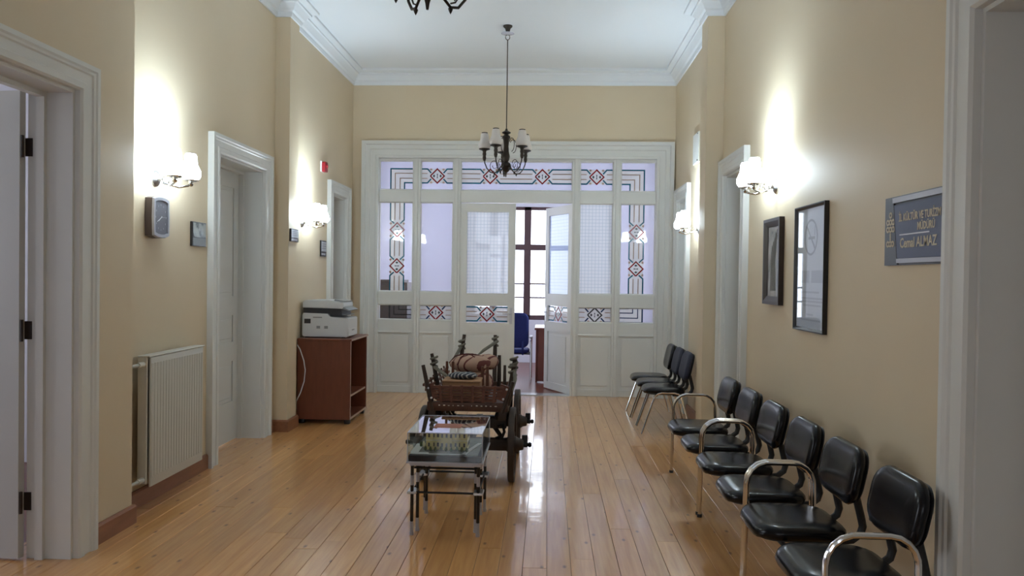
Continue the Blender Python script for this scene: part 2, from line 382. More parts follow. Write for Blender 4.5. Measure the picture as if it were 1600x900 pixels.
# ------------------------------------------------------------------ floor: pine planks
fl = struct(BOX('floor', 'under_floor', None, -3.15, 2.1, YN, YB + .15, -.12, -.022), 'varnished pine plank floor')
def unit_plank():
    mb = MB(); w2, c = 0.0659, 0.0014
    pf = [(-w2, -.02), (w2, -.02), (w2, -c), (w2 - c, 0), (-w2 + c, 0), (-w2, -c)]
    mb.prism(pf, lambda p: Vector((p[0], 0, p[1])), lambda p: Vector((p[0], 1, p[1])))
    return mb.build('plank', 'floor_pine', fl, smooth=False)
pl0 = unit_plank(); used = False
nb = int(round((1.98 + 3.05) / .1335)); 
for i in range(nb):
    xc = -3.05 + .1335 * (i + .5)
    y = YN + rnd.uniform(-2.5, 0)
    while y < YB + .1:
        L = rnd.uniform(2.6, 4.6); a, b = max(y, YN), min(y + L, YB + .1)
        if b - a > .25 and b > 0.5:
            o = pl0 if not used else pl0.copy()
            if used: COL.objects.link(o); o.parent = fl
            used = True
            o.location = (xc, a, rnd.uniform(-.0006, .0006)); o.scale = (1, b - a - .002, 1); o.rotation_euler = (0, R(rnd.uniform(-.10, .10)), 0)
        y += L

# ------------------------------------------------------------------ doors
TPROF = [(0, 0), (0, .03), (.012, .042), (.045, .042), (.052, .034), (.10, .034), (.108, .042), (.12, .045), (.13, .052), (.155, .052), (.155, 0)]
def panel_leaf(parent, wd, ht, t=.042, layout=None, m='paint_leaf'):
    """leaf in local x (0..wd), y 0..t, z; stiles and rails plus separate raised panels"""
    st = .11
    layout = layout or [(.14, .30), (.36, .47), (.53, .94)]
    mb = MB(); mb.box(0, st, 0, t, 0, ht).box(wd - st, wd, 0, t, 0, ht)
    zs = [0] + [v * ht for q in layout for v in q] + [ht]
    for a, b in zip(zs[::2], zs[1::2]): mb.box(st, wd - st, 0, t, a, b)
    leaf = mb.build('leaf', m, parent, smooth=False)
    for a, b in layout:
        a *= ht; b *= ht
        q = MB().box(st, wd - st, .012, t - .012, a, b)
        for ys, ye in ((.003, .012), (t - .012, t - .003)): q.box(st + .05, wd - st - .05, ys, ye, a + .05, b - .05, bev=.004)
        for ys in (.001, t - .013):   # moulding round the panel
            mo = [(st, a), (st, b), (wd - st, b), (wd - st, a)]
            for (xa, za), (xb, zb) in zip(mo, mo[1:] + mo[:1]):
                q.box(min(xa, xb) - (0 if xa != xb else (0 if xa == st else .014)), max(xa, xb) + (0 if xa != xb else (.014 if xa == st else 0)), ys, ys + .012,
                      min(za, zb) - (.014 if (za == zb and za == b) else 0), max(za, zb) + (.014 if (za == zb and za == a) else 0))
        q.build('panel', m, leaf, smooth=False)
    return leaf
def lever(parent, p, axis_sign, ydir):
    """lever handle with plate in world coordinates; wall normal along x"""
    mb = MB().box(p[0], p[0] + axis_sign * .008, p[1] - .02, p[1] + .02, p[2] - .11, p[2] + .11, bev=.003)
    o = mb.build('handle_plate', 'steel', parent)
    MB().tube([(p[0], p[1], p[2] + .04), (p[0] + axis_sign * .05, p[1], p[2] + .04), (p[0] + axis_sign * .052, p[1] + ydir * .11, p[2] + .04)], .009, 8).build('handle', 'steel', parent)
def door(n, xf, sgn, D, leaf_x, label, hand=1, with_leaf=True, m='paint_white', knob=None):
    """sgn +1: trim points to +x (left wall); opening D=(y0,y1)"""
    e = struct(empty('door_%d' % n, (0, 0, 0)), label)
    y0, y1 = D
    MB().sweep([(y0, 0), (y0, DT), (y1, DT), (y1, 0)], TPROF, lambda p, h: Vector((xf + sgn * h, p.x, p.y)), side=-1).build('architrave', m, e, angle=20)
    xe = leaf_x - sgn * .06
    j = MB()
    a, b = sorted((xf + sgn * .001, xe))
    j.box(a, b, y0 - .001, y0 + .018, 0, DT + .001).box(a, b, y1 - .018, y1 + .001, 0, DT + .001).box(a, b, y0 + .018, y1 - .018, DT - .018, DT + .001)
    s0, s1 = sorted((leaf_x + sgn * .0, leaf_x + sgn * .045))   # rebate stop
    j.box(s0 + sgn*.0, s1, y0 + .018, y0 + .04, 0, DT - .018).box(s0, s1, y1 - .04, y1 - .018, 0, DT - .018).box(s0, s1, y0 + .04, y1 - .04, DT - .045, DT - .018)
    j.build('jamb', m, e, smooth=False)
    if with_leaf:
        h = empty('leaf_pivot'); bpy.data.objects.remove(h)
        lf = panel_leaf(e, y1 - y0 - .036, DT - .03)
        lf.location = (leaf_x, y0 + .018, .008); lf.rotation_euler = (0, 0, R(90))   # local x -> +y, local y -> -x
        if sgn < 0: lf.location.x = leaf_x + .042
        if knob: lever(e, (leaf_x + sgn * .002, knob, 1.05), sgn, -1 if knob > (y0 + y1) / 2 else 1)
    return e
d1 = door(1, XL0, 1, D1, -2.812, 'open white panelled door at the near left', with_leaf=False)
# open leaf of door 1: swung into the side room, facing the camera
lf = panel_leaf(d1, 1.24, DT - .03); lf.location = (-2.884, D1[1] - .022, .012); lf.rotation_euler = (0, 0, R(176))
for zz in (.32, 1.27, 2.28):
    MB().lathe([(0, -.06), (.009, -.06), (.009, .06), (0, .06)], (-2.879, D1[1] - .055, zz), n=8).box(-2.885, -2.845, D1[1] - .024, D1[1] - .018, zz - .05, zz + .05).build('hinge', 'frame_brown', d1)
d2 = door(2, XL1, 1, D2, -2.99, 'closed white panelled door on the left, beside the radiator')
for zz in (.45, 1.35, 2.05):
    MB().lathe([(0, -.05), (.008, -.05), (.008, .05), (0, .05)], (-2.985, D2[0] + .02, zz), n=8).build('hinge', 'steel', d2)
door(3, XL2, 1, D3, -2.9, 'white door at the far left, next to the glazed screen')
door(4, XR1, -1, D4, 1.93, 'closed white door on the right wall behind the waiting chairs', knob=D4[0] + .09)
door(5, XR2, -1, D5, 1.9, 'white door at the far right, next to the glazed screen')
door(6, XR0, -1, D6, 1.86, 'white door frame at the near right edge')

# ------------------------------------------------------------------ glazed timber screen
sc_ = struct(empty('wall_partition', (0, YB, 0)), 'white timber screen with stained glass panes and double doors')
FPROF = [(0, 0), (0, .05), (.03, .05), (.04, .035), (.11, .035), (.12, .05), (.17, .05), (.18, .075), (.225, .075), (.225, 0)]
IX0, IX1, IZ = PX0 + .225, PX1 - .225, PZ - .225       # inside the architrave
MB().sweep([(IX0, 0), (IX0, IZ), (IX1, IZ), (IX1, 0)], FPROF, lambda p, h: Vector((p.x, -h, p.y)), side=-1).build('architrave', 'paint_white', sc_, angle=20)
MB().box(IX0 - .2, IX0, .0, .16, 0, PZ).box(IX1, IX1 + .2, .0, .16, 0, PZ).box(IX0, IX1, .0, .16, IZ, PZ).build('lining', 'paint_white', sc_, smooth=False)
CXm = (IX0 + IX1) / 2
c_half = .76; post = .10
POSTS = [CXm - c_half - post, CXm + c_half, CXm - c_half - post - .45 - post, CXm + c_half + post + .45]
for px in POSTS: MB().box(px, px + post, .0, .10, 0, IZ).box(px + .03, px + post - .03, -.018, .0, 0, IZ, bev=.003).build('post', 'paint_white', sc_, smooth=False)
BAYS = [(IX0, POSTS[2]), (POSTS[2] + post, POSTS[0]), (POSTS[0] + post, POSTS[1]), (POSTS[1] + post, POSTS[3]), (POSTS[3] + post, IX1)]
RY0, RY1 = .02, .08
Z_TR0, Z_TR1, Z_M1, Z_M0, Z_S1, Z_S0, Z_P1, Z_P0 = 2.61, 2.775, 1.385, 2.61, 1.205, 1.0, .835, .09
def rail(a, b, z0, z1): MB().box(a, b, RY0, RY1, z0, z1, bev=.003).build('rail', 'paint_white', sc_, smooth=False)
def gpane(parent, a, b, z0, z1, m, y=.05):
    o = MB().box(a, b, y - .003, y + .003, z0, z1).build('glass_pane', m, parent, smooth=False)
    return o
def bead(parent, a, b, z0, z1, y=RY0):
    mb = MB(); t = .014
    mb.sweep([(a, z0), (a, z1), (b, z1), (b, z0)], [(0, 0), (t, 0), (.0, .012)], lambda p, h: Vector((p.x, y + .026 - h * 1.5, p.y)), side=1, closed=True)
    mb.build('glazing_bead', 'paint_white', parent, smooth=False)
# --- stained borders: strips lying on the room side of a pane
SY = .0465
def strip(parent, poly, m, lift, name='stained_strip'):
    ya, yb = SY - lift - .0016, SY - lift
    return MB().prism(poly, lambda p: Vector((p[0], ya, p[1])), lambda p: Vector((p[0], yb, p[1]))).build(name, m, parent, smooth=False)
def line(parent, pts, wd, m, lift, side=None):
    """mitred ribbon along pts"""
    mb = MB(); ya, yb = SY - lift - .0016, SY - lift
    mb.sweep(pts, [(-wd / 2, ya), (wd / 2, ya), (wd / 2, yb), (-wd / 2, yb)], lambda p, h: Vector((p.x, h, p.y)))
    return mb.build('stained_strip', m, parent, smooth=False)
V1, V2, LW = .095, .034, .019
def hband(parent, a, b, zc, diamonds, blue='stain_blue', red='stain_red', vertical=False, tan='stain_tan'):
    T = (lambda u, v: (u, zc + v)) if not vertical else (lambda u, v: (zc + v, u))
    strip(parent, [T(a, -V1), T(b, -V1), T(b, V1), T(a, V1)], 'stain_fill', -.0004)
    cuts = sorted(diamonds); edges = [a] + [q for c in cuts for q in (c - .135, c + .135)] + [b]
    for s in (-1, 1):
        for i in range(0, len(edges), 2):
            u0, u1 = edges[i], edges[i + 1]
            pts = []
            if i > 0: pts.append(T(u0 - .05, s * (V1 - .055)))
            if u1 > u0: pts += [T(u0, s * V1), T(u1, s * V1)]
            else: pts.append(T((u0 + u1) / 2, s * V1))
            if i + 2 < len(edges): pts.append(T(u1 + .05, s * (V1 - .055)))
            if len(pts) > 1: line(parent, pts, LW, blue, .001)
            if u1 > u0:
                p2 = [T(u0, s * V2), T(u1, s * V2)]
                line(parent, p2, .013, tan, .001)
    for c in cuts:
        dd = .096
        line(parent, [T(c - dd, 0), T(c, dd), T(c + dd, 0), T(c, -dd), T(c - dd, 0), T(c, dd)][:5], .019, red, .0022)
        for s in (-1, 1):
            strip(parent, [T(c + s * .045, .022), T(c + s * .062, 0), T(c + s * .045, -.022), T(c + s * .030, 0)], 'stain_dark', .0018)
            for q in (-1, 1):
                strip(parent, [T(c + s * .085, q * .070), T(c + s * .105, q * .090), T(c + s * .085, q * .108), T(c + s * .065, q * .090)], tan, .0018)
        strip(parent, [T(c - .008, .03), T(c + .008, .03), T(c + .003, 0), T(c + .008, -.03), T(c - .008, -.03), T(c - .003, 0)], 'stain_dark', .0018)
def corner(parent, xv, zh, xe, ze, sx, sz, blue='stain_blue', tan='stain_tan', fill='stain_fill'):
    """band turning from horizontal (running to xe) into vertical (running to ze); sx,sz = directions of the runs"""
    fillp = [(xe, zh - V1), (xe, zh + V1), (xv, zh + V1)]
    o = V1
    poly = [(xe, zh - sz * -o * -1), (xe, zh - sz * o), (xv - sx * o, zh - sz * o), (xv - sx * o, ze), (xv + sx * o, ze), (xv + sx * o, zh + sz * o), (xe, zh + sz * o)]
    poly = poly[1:]
    strip(parent, poly, fill, -.0004)
    for v, wd, m in ((V1, LW, blue), (V2, .013, tan), (-V2, .013, tan), (-V1, LW, blue)):
        line(parent, [(xe, zh - sz * v), (xv - sx * v, zh - sz * v), (xv - sx * v, ze)], wd, m, .001)
ZT = (Z_TR1 + IZ) / 2 - .02
ZS = (Z_S0 + Z_S1) / 2
XVL, XVR = CXm - 1.63, CXm + 1.63
for bi, (a, b) in enumerate(BAYS):
    rail(a, b, Z_TR0, Z_TR1); rail(a, b, IZ - .03, IZ)
    t = gpane(sc_, a, b, Z_TR1, IZ - .03, 'glass_haze'); bead(sc_, a, b, Z_TR1, IZ - .03)
    if bi == 0: corner(t, XVL, ZT, b, Z_TR1, 1, -1)
    elif bi == 4: corner(t, XVR, ZT, a, Z_TR1, -1, -1)
    elif bi == 2: hband(t, a, b, ZT, [CXm - .36, CXm + .35])
    else: hband(t, a, b, ZT, [(a + b) / 2])
    if bi == 2: continue
    rail(a, b, Z_S1, Z_M1); rail(a, b, Z_P1, Z_S0); rail(a, b, 0, Z_P0)
    mp_ = gpane(sc_, a, b, Z_M1, Z_M0, 'glass_grid' if bi == 3 else 'glass_low_haze' if bi == 0 else 'glass_haze'); bead(sc_, a, b, Z_M1, Z_M0)
    if bi in (0, 4): hband(mp_, Z_M1, Z_M0, XVL if bi == 0 else XVR, [1.735, 2.23], vertical=True)
    sp_ = gpane(sc_, a, b, Z_S0, Z_S1, 'glass_low_haze' if bi == 0 else 'glass_haze'); bead(sc_, a, b, Z_S0, Z_S1)
    if bi == 0: corner(sp_, XVL, ZS, b, Z_S1, 1, 1, 'stain_dark', 'stain_dark', fill='glass_clear')
    elif bi == 4: corner(sp_, XVR, ZS, a, Z_S1, -1, 1, 'stain_navy', 'stain_navy')
    else: hband(sp_, a, b, ZS, [(a + b) / 2], 'stain_navy', 'stain_dark' if bi == 3 else 'stain_red')  # right inner bay: backlit darkening painted in as black and navy
    MB().box(a, b, .035, .065, Z_P0, Z_P1).box(a + .04, b - .04, .026, .035, Z_P0 + .05, Z_P1 - .05, bev=.004).build('panel', 'paint_white', sc_, smooth=False)
    MB().box(a, b, .012, .036, Z_P1 - .018, Z_P1 + .004, bev=.003).build('moulding', 'paint_white', sc_, smooth=False)
# threshold
BOX('threshold', 'steel', sc_, BAYS[2][0], BAYS[2][1], -.03, .16, -.02, .012, bev=.004)
# double door leaves
def glazed_leaf(n, hinge, ang, label, mirror, gm):
    e = struct(empty('door_%d' % n, (hinge[0], hinge[1], .014), ang), label)
    wd, ht, t = .757, 2.585, .045; st = .095
    s = -1 if mirror else 1
    def bx(a, b, y0, y1, z0, z1, mb): mb.box(min(s * a, s * b), max(s * a, s * b), y0, y1, z0, z1)
    mb = MB()
    bx(0, st, 0, t, 0, ht, mb); bx(wd - st, wd, 0, t, 0, ht, mb)
    for z0, z1 in ((0, .10), (.82, .965), (1.19, 1.36), (2.47, ht)): bx(st, wd - st, 0, t, z0, z1, mb)
    mb.build('leaf_frame', 'paint_white', e, smooth=False)
    q = MB(); bx(st, wd - st, .012, .033, .10, .82, q); bx(st + .045, wd - st - .045, .004, .012, .145, .775, q); bx(st + .045, wd - st - .045, .033, .041, .145, .775, q)
    q.build('panel', 'paint_white', e, smooth=False)
    xa, xb = sorted((s * st, s * (wd - st)))
    gpane(e, xa, xb, 1.36, 2.47, gm, y=.022)
    g2 = gpane(e, xa, xb, .965, 1.19, 'glass_haze', y=.022)
    global SY
    old = SY; SY = .0185; hband(g2, xa, xb, 1.078, [(xa + xb) / 2], 'stain_blue'); SY = old
    hx = s * (wd - .05)
    MB().box(hx - .018, hx + .018, -.007, 0, .95, 1.17).build('handle_plate', 'steel', e, smooth=False)
    MB().tube([(hx, 0, 1.09), (hx, -.05, 1.09), (hx - s * .11, -.052, 1.09)], .008, 8).build('handle', 'steel', e)
    return e
glazed_leaf(7, (BAYS[2][0], YB + .03), 0, 'closed left leaf of the glazed double door', False, 'glass_grid')
glazed_leaf(8, (BAYS[2][1], YB + .03), R(-62), 'open right leaf of the glazed double door, swung into the office', True, 'glass_frost')

# ------------------------------------------------------------------ office behind the screen
OY, OX0, OX1, OZ = 14.0, -3.6, 2.6, 3.95
WN = (-1.42, 0.26, .80, 2.93)
mb = MB()
mb.box(OX0, WN[0], OY, OY + .3, 0, OZ).box(WN[1], OX1, OY, OY + .3, 0, OZ).box(WN[0], WN[1], OY, OY + .3, 0, WN[2]).box(WN[0], WN[1], OY, OY + .3, WN[3], OZ)
struct(mb.build('wall_office_back', 'wall_lilac', smooth=False))
OW = (11.0, 13.4, .8, 3.2)
mb = MB(); wall_run(mb, OX1, OX1 + .3, YB + .2, OY, OZ, [(OW[0], OW[1], OW[2], OW[3])])
struct(mb.build('wall_office_right', 'wall_lilac', smooth=False))
mb = MB(); wall_run(mb, OX0 - .3, OX0, YB + .2, OY, OZ, [(OW[0], OW[1], OW[2], OW[3])])
struct(mb.build('wall_office_left', 'wall_lilac', smooth=False))
struct(MB().box(OX0, PX0, YB + .2, YB + .22, 0, OZ).box(PX1, OX1, YB + .2, YB + .22, 0, OZ).box(PX0, PX1, YB + .2, YB + .22, PZ, OZ).build('wall_office_front', 'wall_lilac', smooth=False))
struct(BOX('ceiling_office', 'ceiling_white', None, OX0 - .3, OX1 + .3, YB + .2, OY + .3, OZ, OZ + .1))
struct(BOX('floor_office', 'office_floor', None, OX0 - .3, OX1 + .3, YB + .15, OY + .3, -.1, -.002), 'reddish brown floor of the office')
def window(n, fn, a, b, z0, z1, mull, trans, label=None, m='window_wood'):
    """fn(u, depth, z): frame in plane; mull = list of mullion u, trans = list of heights"""
    e = struct(empty('window_%d' % n), label)
    def bar(u0, u1, za, zb, nm, d0=.08, d1=.15):
        p, q = fn(u0, d0, za), fn(u1, d1, zb)
        MB().box(min(p.x, q.x), max(p.x, q.x), min(p.y, q.y), max(p.y, q.y), za, zb, bev=.004).build(nm, m, e, smooth=False)
    bar(a, a + .06, z0, z1, 'frame_stile'); bar(b - .06, b, z0, z1, 'frame_stile'); bar(a, b, z0, z0 + .09, 'frame_rail'); bar(a, b, z1 - .06, z1, 'frame_rail')
    for u in mull: bar(u - .065, u + .065, z0, z1, 'mullion')
    for t_, h in trans: bar(a, b, t_ - h, t_ + h, 'transom_and_reflection', *( (.07, .16) if h > .03 else (.10, .13)))
    us = [a + .06] + [v for u in mull for v in (u - .065, u + .065)] + [b - .06]
    hs = [z0 + .09] + [v for t_, h in trans for v in (t_ - h, t_ + h)] + [z1 - .06]
    for i in range(0, len(us), 2):
        for k in range(0, len(hs), 2):
            p, q = fn(us[i], .112, hs[k]), fn(us[i + 1], .117, hs[k + 1])
            MB().box(min(p.x, q.x), max(p.x, q.x), min(p.y, q.y), max(p.y, q.y), hs[k], hs[k + 1]).build('window_pane', 'glass_window', e, smooth=False)
    return e
window(1, lambda u, dd, zz: Vector((u, OY + dd, zz)), *WN[:2], WN[2], WN[3], [-.38, -1.02], [(2.17, .055), (1.48, .014), (1.22, .014)], 'bright office window with dark brown glazing bars')  # the two thin cross bars stand in for reflections of mullion bars
portal('daylight_office_back', ((WN[0] + WN[1]) / 2, OY + .2, (WN[2] + WN[3]) / 2), (R(-90), 0, 0), WN[1] - WN[0], WN[3] - WN[2])
window(2, lambda u, dd, zz: Vector((OX1 + dd, u, zz)), *OW, [12.2], [(2.2, .05)])  # unseen window, added to light the far office wall
portal('daylight_office_right', (OX1 + .2, (OW[0] + OW[1]) / 2, 2.0), (0, R(90), 0), OW[3] - OW[2], OW[1] - OW[0])
window(3, lambda u, dd, zz: Vector((OX0 - dd, u, zz)), *OW, [12.2], [(2.2, .05)])  # matching unseen window, added for more office daylight
portal('daylight_office_left', (OX0 - .2, (OW[0] + OW[1]) / 2, 2.0), (0, R(-90), 0), OW[3] - OW[2], OW[1] - OW[0])
for i, (a, b) in enumerate(WB):
    window(4 + i, lambda u, dd, zz: Vector((u, YN - dd, zz)), a, b, 1.0, 3.0, [(a + b) / 2], [(2.3, .05)], m='paint_white')  # out of view, added to bring daylight into the hall
    portal('daylight_hall', ((a + b) / 2, YN - .25, 2.0), (R(90), 0, 0), b - a, 2.0)
# side room behind the open door; its unseen window is added for daylight
SX, SY0, SY1 = -6.2, .6, 6.0
mb = MB(); wall_run(mb, SX - .3, SX, SY0, SY1, 3.6, [(2.2, 4.6, .9, 3.0)])
mb.box(SX, -2.872, SY0 - .2, SY0, 0, 3.6).box(SX, -2.872, SY1, SY1 + .2, 0, 3.6)
struct(mb.build('wall_side_room', 'wall_lilac', smooth=False))
struct(BOX('ceiling_side_room', 'ceiling_white', None, SX - .3, -2.867, SY0 - .2, SY1 + .2, 3.6, 3.7))
struct(BOX('floor_side_room', 'office_floor', None, SX - .3, -2.874, SY0 - .2, SY1 + .2, -.1, -.003))
window(6, lambda u, dd, zz: Vector((SX - dd, u, zz)), 2.2, 4.6, .9, 3.0, [3.4], [(2.2, .05)], m='paint_white')
portal('daylight_side_room', (SX - .2, 3.4, 1.95), (0, R(-90), 0), 2.1, 2.4)

# ------------------------------------------------------------------ wall sconces
SHADE = [(.036, 0), (.060, .008), (.070, .030), (.068, .060), (.056, .088), (.046, .110), (.043, .140), (.040, .170), (.032, .185)]
def sconce(label, x, y, z, nx):
    """nx: direction of the wall normal (+1 left wall)"""
    e = thing('wall_sconce', label, 'wall lamp', (x, y, z), 0, 'twin chrome wall sconces')
    MB().lathe([(0, 0), (.058, 0), (.058, .010), (.045, .022), (.022, .030), (.020, .05), (0, .052)], (0, 0, 0), 'x', 24).build('back_plate', 'steel', e, rot=(0, 0, 0 if nx > 0 else PI))
    for s in (-1, 1):
        pts = [(nx * .04, 0, 0), (nx * .08, s * .02, -.035), (nx * .14, s * .06, -.055), (nx * .19, s * .10, -.04), (nx * .20, s * .115, -.01)]
        a = MB().tube(pts, .008, 8).build('arm', 'chrome', e)
        cx, cy = nx * .20, s * .115
        MB().lathe([(0, -.045), (.014, -.04), (.020, -.028), (.012, -.018), (.018, -.012), (.05, -.004), (.056, .004), (.05, .008), (0, .008)], (cx, cy, 0), 'z', 18).build('cup', 'chrome', e)
        # scroll ornament
        MB().tube([(nx * (.10 + .028 * math.cos(R(t))), s * .05, -.02 + .028 * math.sin(R(t))) for t in range(0, 300, 30)], .005, 6).build('scroll', 'chrome', e)
        sh = [(r, h + .008) for r, h in SHADE] + [(r - .004, h + .008) for r, h in SHADE[::-1]]
        g = MB().lathe(sh[:len(SHADE)], (cx, cy, 0), 'z', 24)
        g.bm.faces.ensure_lookup_table()
        for f in [f for f in g.bm.faces if len(f.verts) > 4]: bmesh.ops.delete(g.bm, geom=[f], context='FACES')
        so = g.build('lamp_shade', 'lamp_glass', e)
        MB().lathe([(.033, .190), (.034, .196), (.029, .196), (.029, .190), (.033, .190)], (cx, cy, 0), 'z', 20, cap=False).build('rim', 'steel', so)
        l = bpy.data.lights.new('bulb', 'POINT'); l.energy = SCONCE_BULB; l.shadow_soft_size = .02; l.color = (0.69, 0.87, 1.0)
        lo = bpy.data.objects.new('bulb', l); COL.objects.link(lo); lo.parent = e; lo.location = (cx, cy, .165)
    return e
sconce('lit twin sconce on the left wall above the clock', XL1, 5.135, 2.262, 1)
sconce('lit twin sconce on the far left wall above the printer', XL2, 8.0, 2.17, 1)
sconce('lit twin sconce on the right wall above the brown framed picture', XR1, 5.68, 2.31, -1)
sconce('lit twin sconce on the far right wall near the glazed screen', XR2, 8.38, 2.165, -1)

# ------------------------------------------------------------------ chandeliers
def chandelier(label, x, y, rz):
    e = thing('chandelier', label, 'chandelier', (x, y, 0), rz, 'dark five-arm chandeliers')
    MB().lathe([(0, ZC), (.052, ZC), (.05, ZC - .012), (.03, ZC - .03), (.022, ZC - .065), (.01, ZC - .085), (0, ZC - .087)], n=20).build('canopy', 'bronze', e)
    MB().tube([(.024 * math.cos(R(t)), 0, ZC - .125 + .03 * math.sin(R(t))) for t in range(0, 360, 30)], .004, 6, closed=True).build('ring', 'bronze', e)
    MB().tube([(0, 0, ZC - .155), (0, 0, 3.24)], .0055, 8).build('rod', 'bronze', e)
    CO = [(0, 3.25), (.008, 3.245), (.012, 3.225), (.038, 3.205), (.036, 3.195), (.016, 3.18), (.03, 3.165), (.036, 3.15), (.026, 3.12), (.020, 3.05), (.024, 2.99), (.032, 2.94), (.028, 2.90), (.018, 2.88), (.040, 2.86), (.046, 2.83), (.036, 2.80), (.026, 2.775), (.012, 2.76), (.007, 2.735), (.004, 2.71), (0, 2.71)]
    MB().lathe([(r * 1.3, h) for r, h in CO], n=20).build('column', 'bronze', e)
    MB().lathe([(.012, ZC - .10), (.05, ZC - .095), (.075, ZC - .085), (.073, ZC - .083), (.05, ZC - .092), (.012, ZC - .097)], n=20).build('glass_dish', 'glass_haze', e)
    ctrl = [(.03, 2.85), (.055, 2.83), (.085, 2.785), (.13, 2.755), (.175, 2.765), (.215, 2.81), (.24, 2.87), (.245, 2.93)]
    for k in range(5):
        a = R(246 + 72 * k); c, s = math.cos(a), math.sin(a)
        P = lambda r, h: (r * c, r * s, h)
        ar = MB().tube([P(*q) for q in ctrl], .0065, 8).build('arm', 'bronze', e)
        sc2 = MB(); sc2.tube([P(.13 + .05 * (1 - t / 620) * math.cos(R(t)), 2.84 + .06 * (1 - t / 620) * math.sin(R(t))) for t in range(-90, 380, 30)], .0038, 6)
        sc2.build('scroll', 'bronze', ar); sc2 = MB()
        sc2.tube([P(.085 + .04 * math.cos(R(t)), 3.06 + .075 * math.sin(R(t))) for t in range(-90, 180, 30)], .004, 6)
        sc2.build('scroll', 'bronze', ar)
        MB().lathe([(0, 2.725), (.006, 2.735), (.011, 2.748), (.004, 2.76), (0, 2.76)], P(.13, 0), n=8).build('finial', 'bronze', ar)
        MB().lathe([(0, 2.89), (.012, 2.892), (.020, 2.92), (.017, 2.95), (.022, 2.965), (.018, 2.99), (.024, 3.005), (.060, 3.018), (.062, 3.026), (0, 3.028)], P(.245, 0), n=16).build('cup', 'bronze', e)
        sh = MB().lathe([(.03, 3.026), (.060, 3.03), (.072, 3.05), (.070, 3.08), (.058, 3.105), (.048, 3.13), (.046, 3.155), (.041, 3.188), (.030, 3.20), (.024, 3.20), (.024, 3.16), (0, 3.15)], P(.245, 0), n=20).build('lamp_shade', 'opal_off', e)
        MB().lathe([(.033, 3.196), (.034, 3.206), (.026, 3.206), (.026, 3.196)], P(.245, 0), n=16).build('rim', 'bronze', sh)
    return e
chandelier('unlit dark chandelier hanging in front of the glazed screen', -.475, 8.27, 0)
chandelier('nearer chandelier cut off by the top of the picture', -.515, 3.10, R(20))

# ------------------------------------------------------------------ left wall: radiator, clock, plaques
e = thing('radiator', 'white flat panel radiator under the clock', 'radiator', (XL1, 5.25, 0))
MB().box(.11, .125, -.38, .38, .155, 1.03, bev=.006).build('front_panel', 'radiator_white', e)
mb = MB()
for i in range(20):
    yy = -.36 + i * .0378; mb.box(.1245, .1275, yy - .012, yy + .012, .22, .99, bev=.0014)
mb.build('ribs', 'radiator_white', e)['kind'] = 'stuff'
MB().box(.045, .11, -.405, -.39, .18, 1.03, bev=.004).build('side_cover', 'radiator_white', e); MB().box(.045, .11, .39, .405, .18, 1.03, bev=.004).build('side_cover', 'radiator_white', e)
MB().box(.045, .06, -.39, .39, .18, 1.02).build('back_panel', 'radiator_white', e)
mb = MB().box(.045, .128, -.405, .405, 1.032, 1.042, bev=.003)
mb.build('top_grille', 'radiator_white', e)
for zz in (.21, .985):
    MB().tube([(.085, -.40, zz), (.085, -.47, zz)], .017, 10).build('valve', 'radiator_white', e)
    MB().tube([(.085, -.46, zz), (.085, -.635, zz)], .011, 8).build('pipe', 'radiator_white', e)
for yy in (-.25, .25): BOX('bracket', 'radiator_white', e, 0.001, .05, yy - .02, yy + .02, .7, .8)

e = thing('wall_clock', 'grey rectangular wall clock under the left sconce', 'clock', (XL1, 5.11, 1.985))
def ybox(poly, x0, x1): return MB().prism(poly, lambda p: Vector((x0, p[0], p[1])), lambda p: Vector((x1, p[0], p[1])))
bul = [(-.105, -.13), (-.06, -.142), (0, -.146), (.06, -.142), (.105, -.13), (.112, 0), (.105, .13), (.06, .142), (0, .146), (-.06, .142), (-.105, .13), (-.112, 0)]
ybox(bul, .001, .052).build('case', 'clock_side', e)
ring_in = [(q[0] * .80, q[1] * .82) for q in bul]
mb = MB(); mb.rings([[Vector((.052, *q)) for q in bul], [Vector((.066, q[0] * .96, q[1] * .96)) for q in bul], [Vector((.066, *q)) for q in ring_in], [Vector((.056, *q)) for q in ring_in]], cap=False)
mb.build('bezel', 'silver_plastic', e)
ybox([(q[0] * .81, q[1] * .83) for q in bul], .050, .057).build('dial', 'clock_face', e)
dial_z = 0.0
for k in range(12):
    a = R(30 * k); BOX('hour_mark', 'silver_plastic', e, .057, .0585, .07 * math.sin(a) - .003, .07 * math.sin(a) + .003, .088 * math.cos(a) - .006, .088 * math.cos(a) + .006)
def hand(name, ang, L, wd, xx):
    c, s = math.sin(R(ang)), math.cos(R(ang)); n = (s, -c)
    ybox([(-c * .012 + n[0] * wd, -s * .012 + n[1] * wd), (c * L + n[0] * wd * .5, s * L + n[1] * wd * .5), (c * L - n[0] * wd * .5, s * L - n[1] * wd * .5), (-c * .012 - n[0] * wd, -s * .012 - n[1] * wd)], xx, xx + .0015).build(name, 'paper', e)
hand('hour_hand', 232, .045, .004, .0592); hand('minute_hand', 232 + 8, .068, .003, .061); hand('second_hand', 86, .07, .0008, .0628)

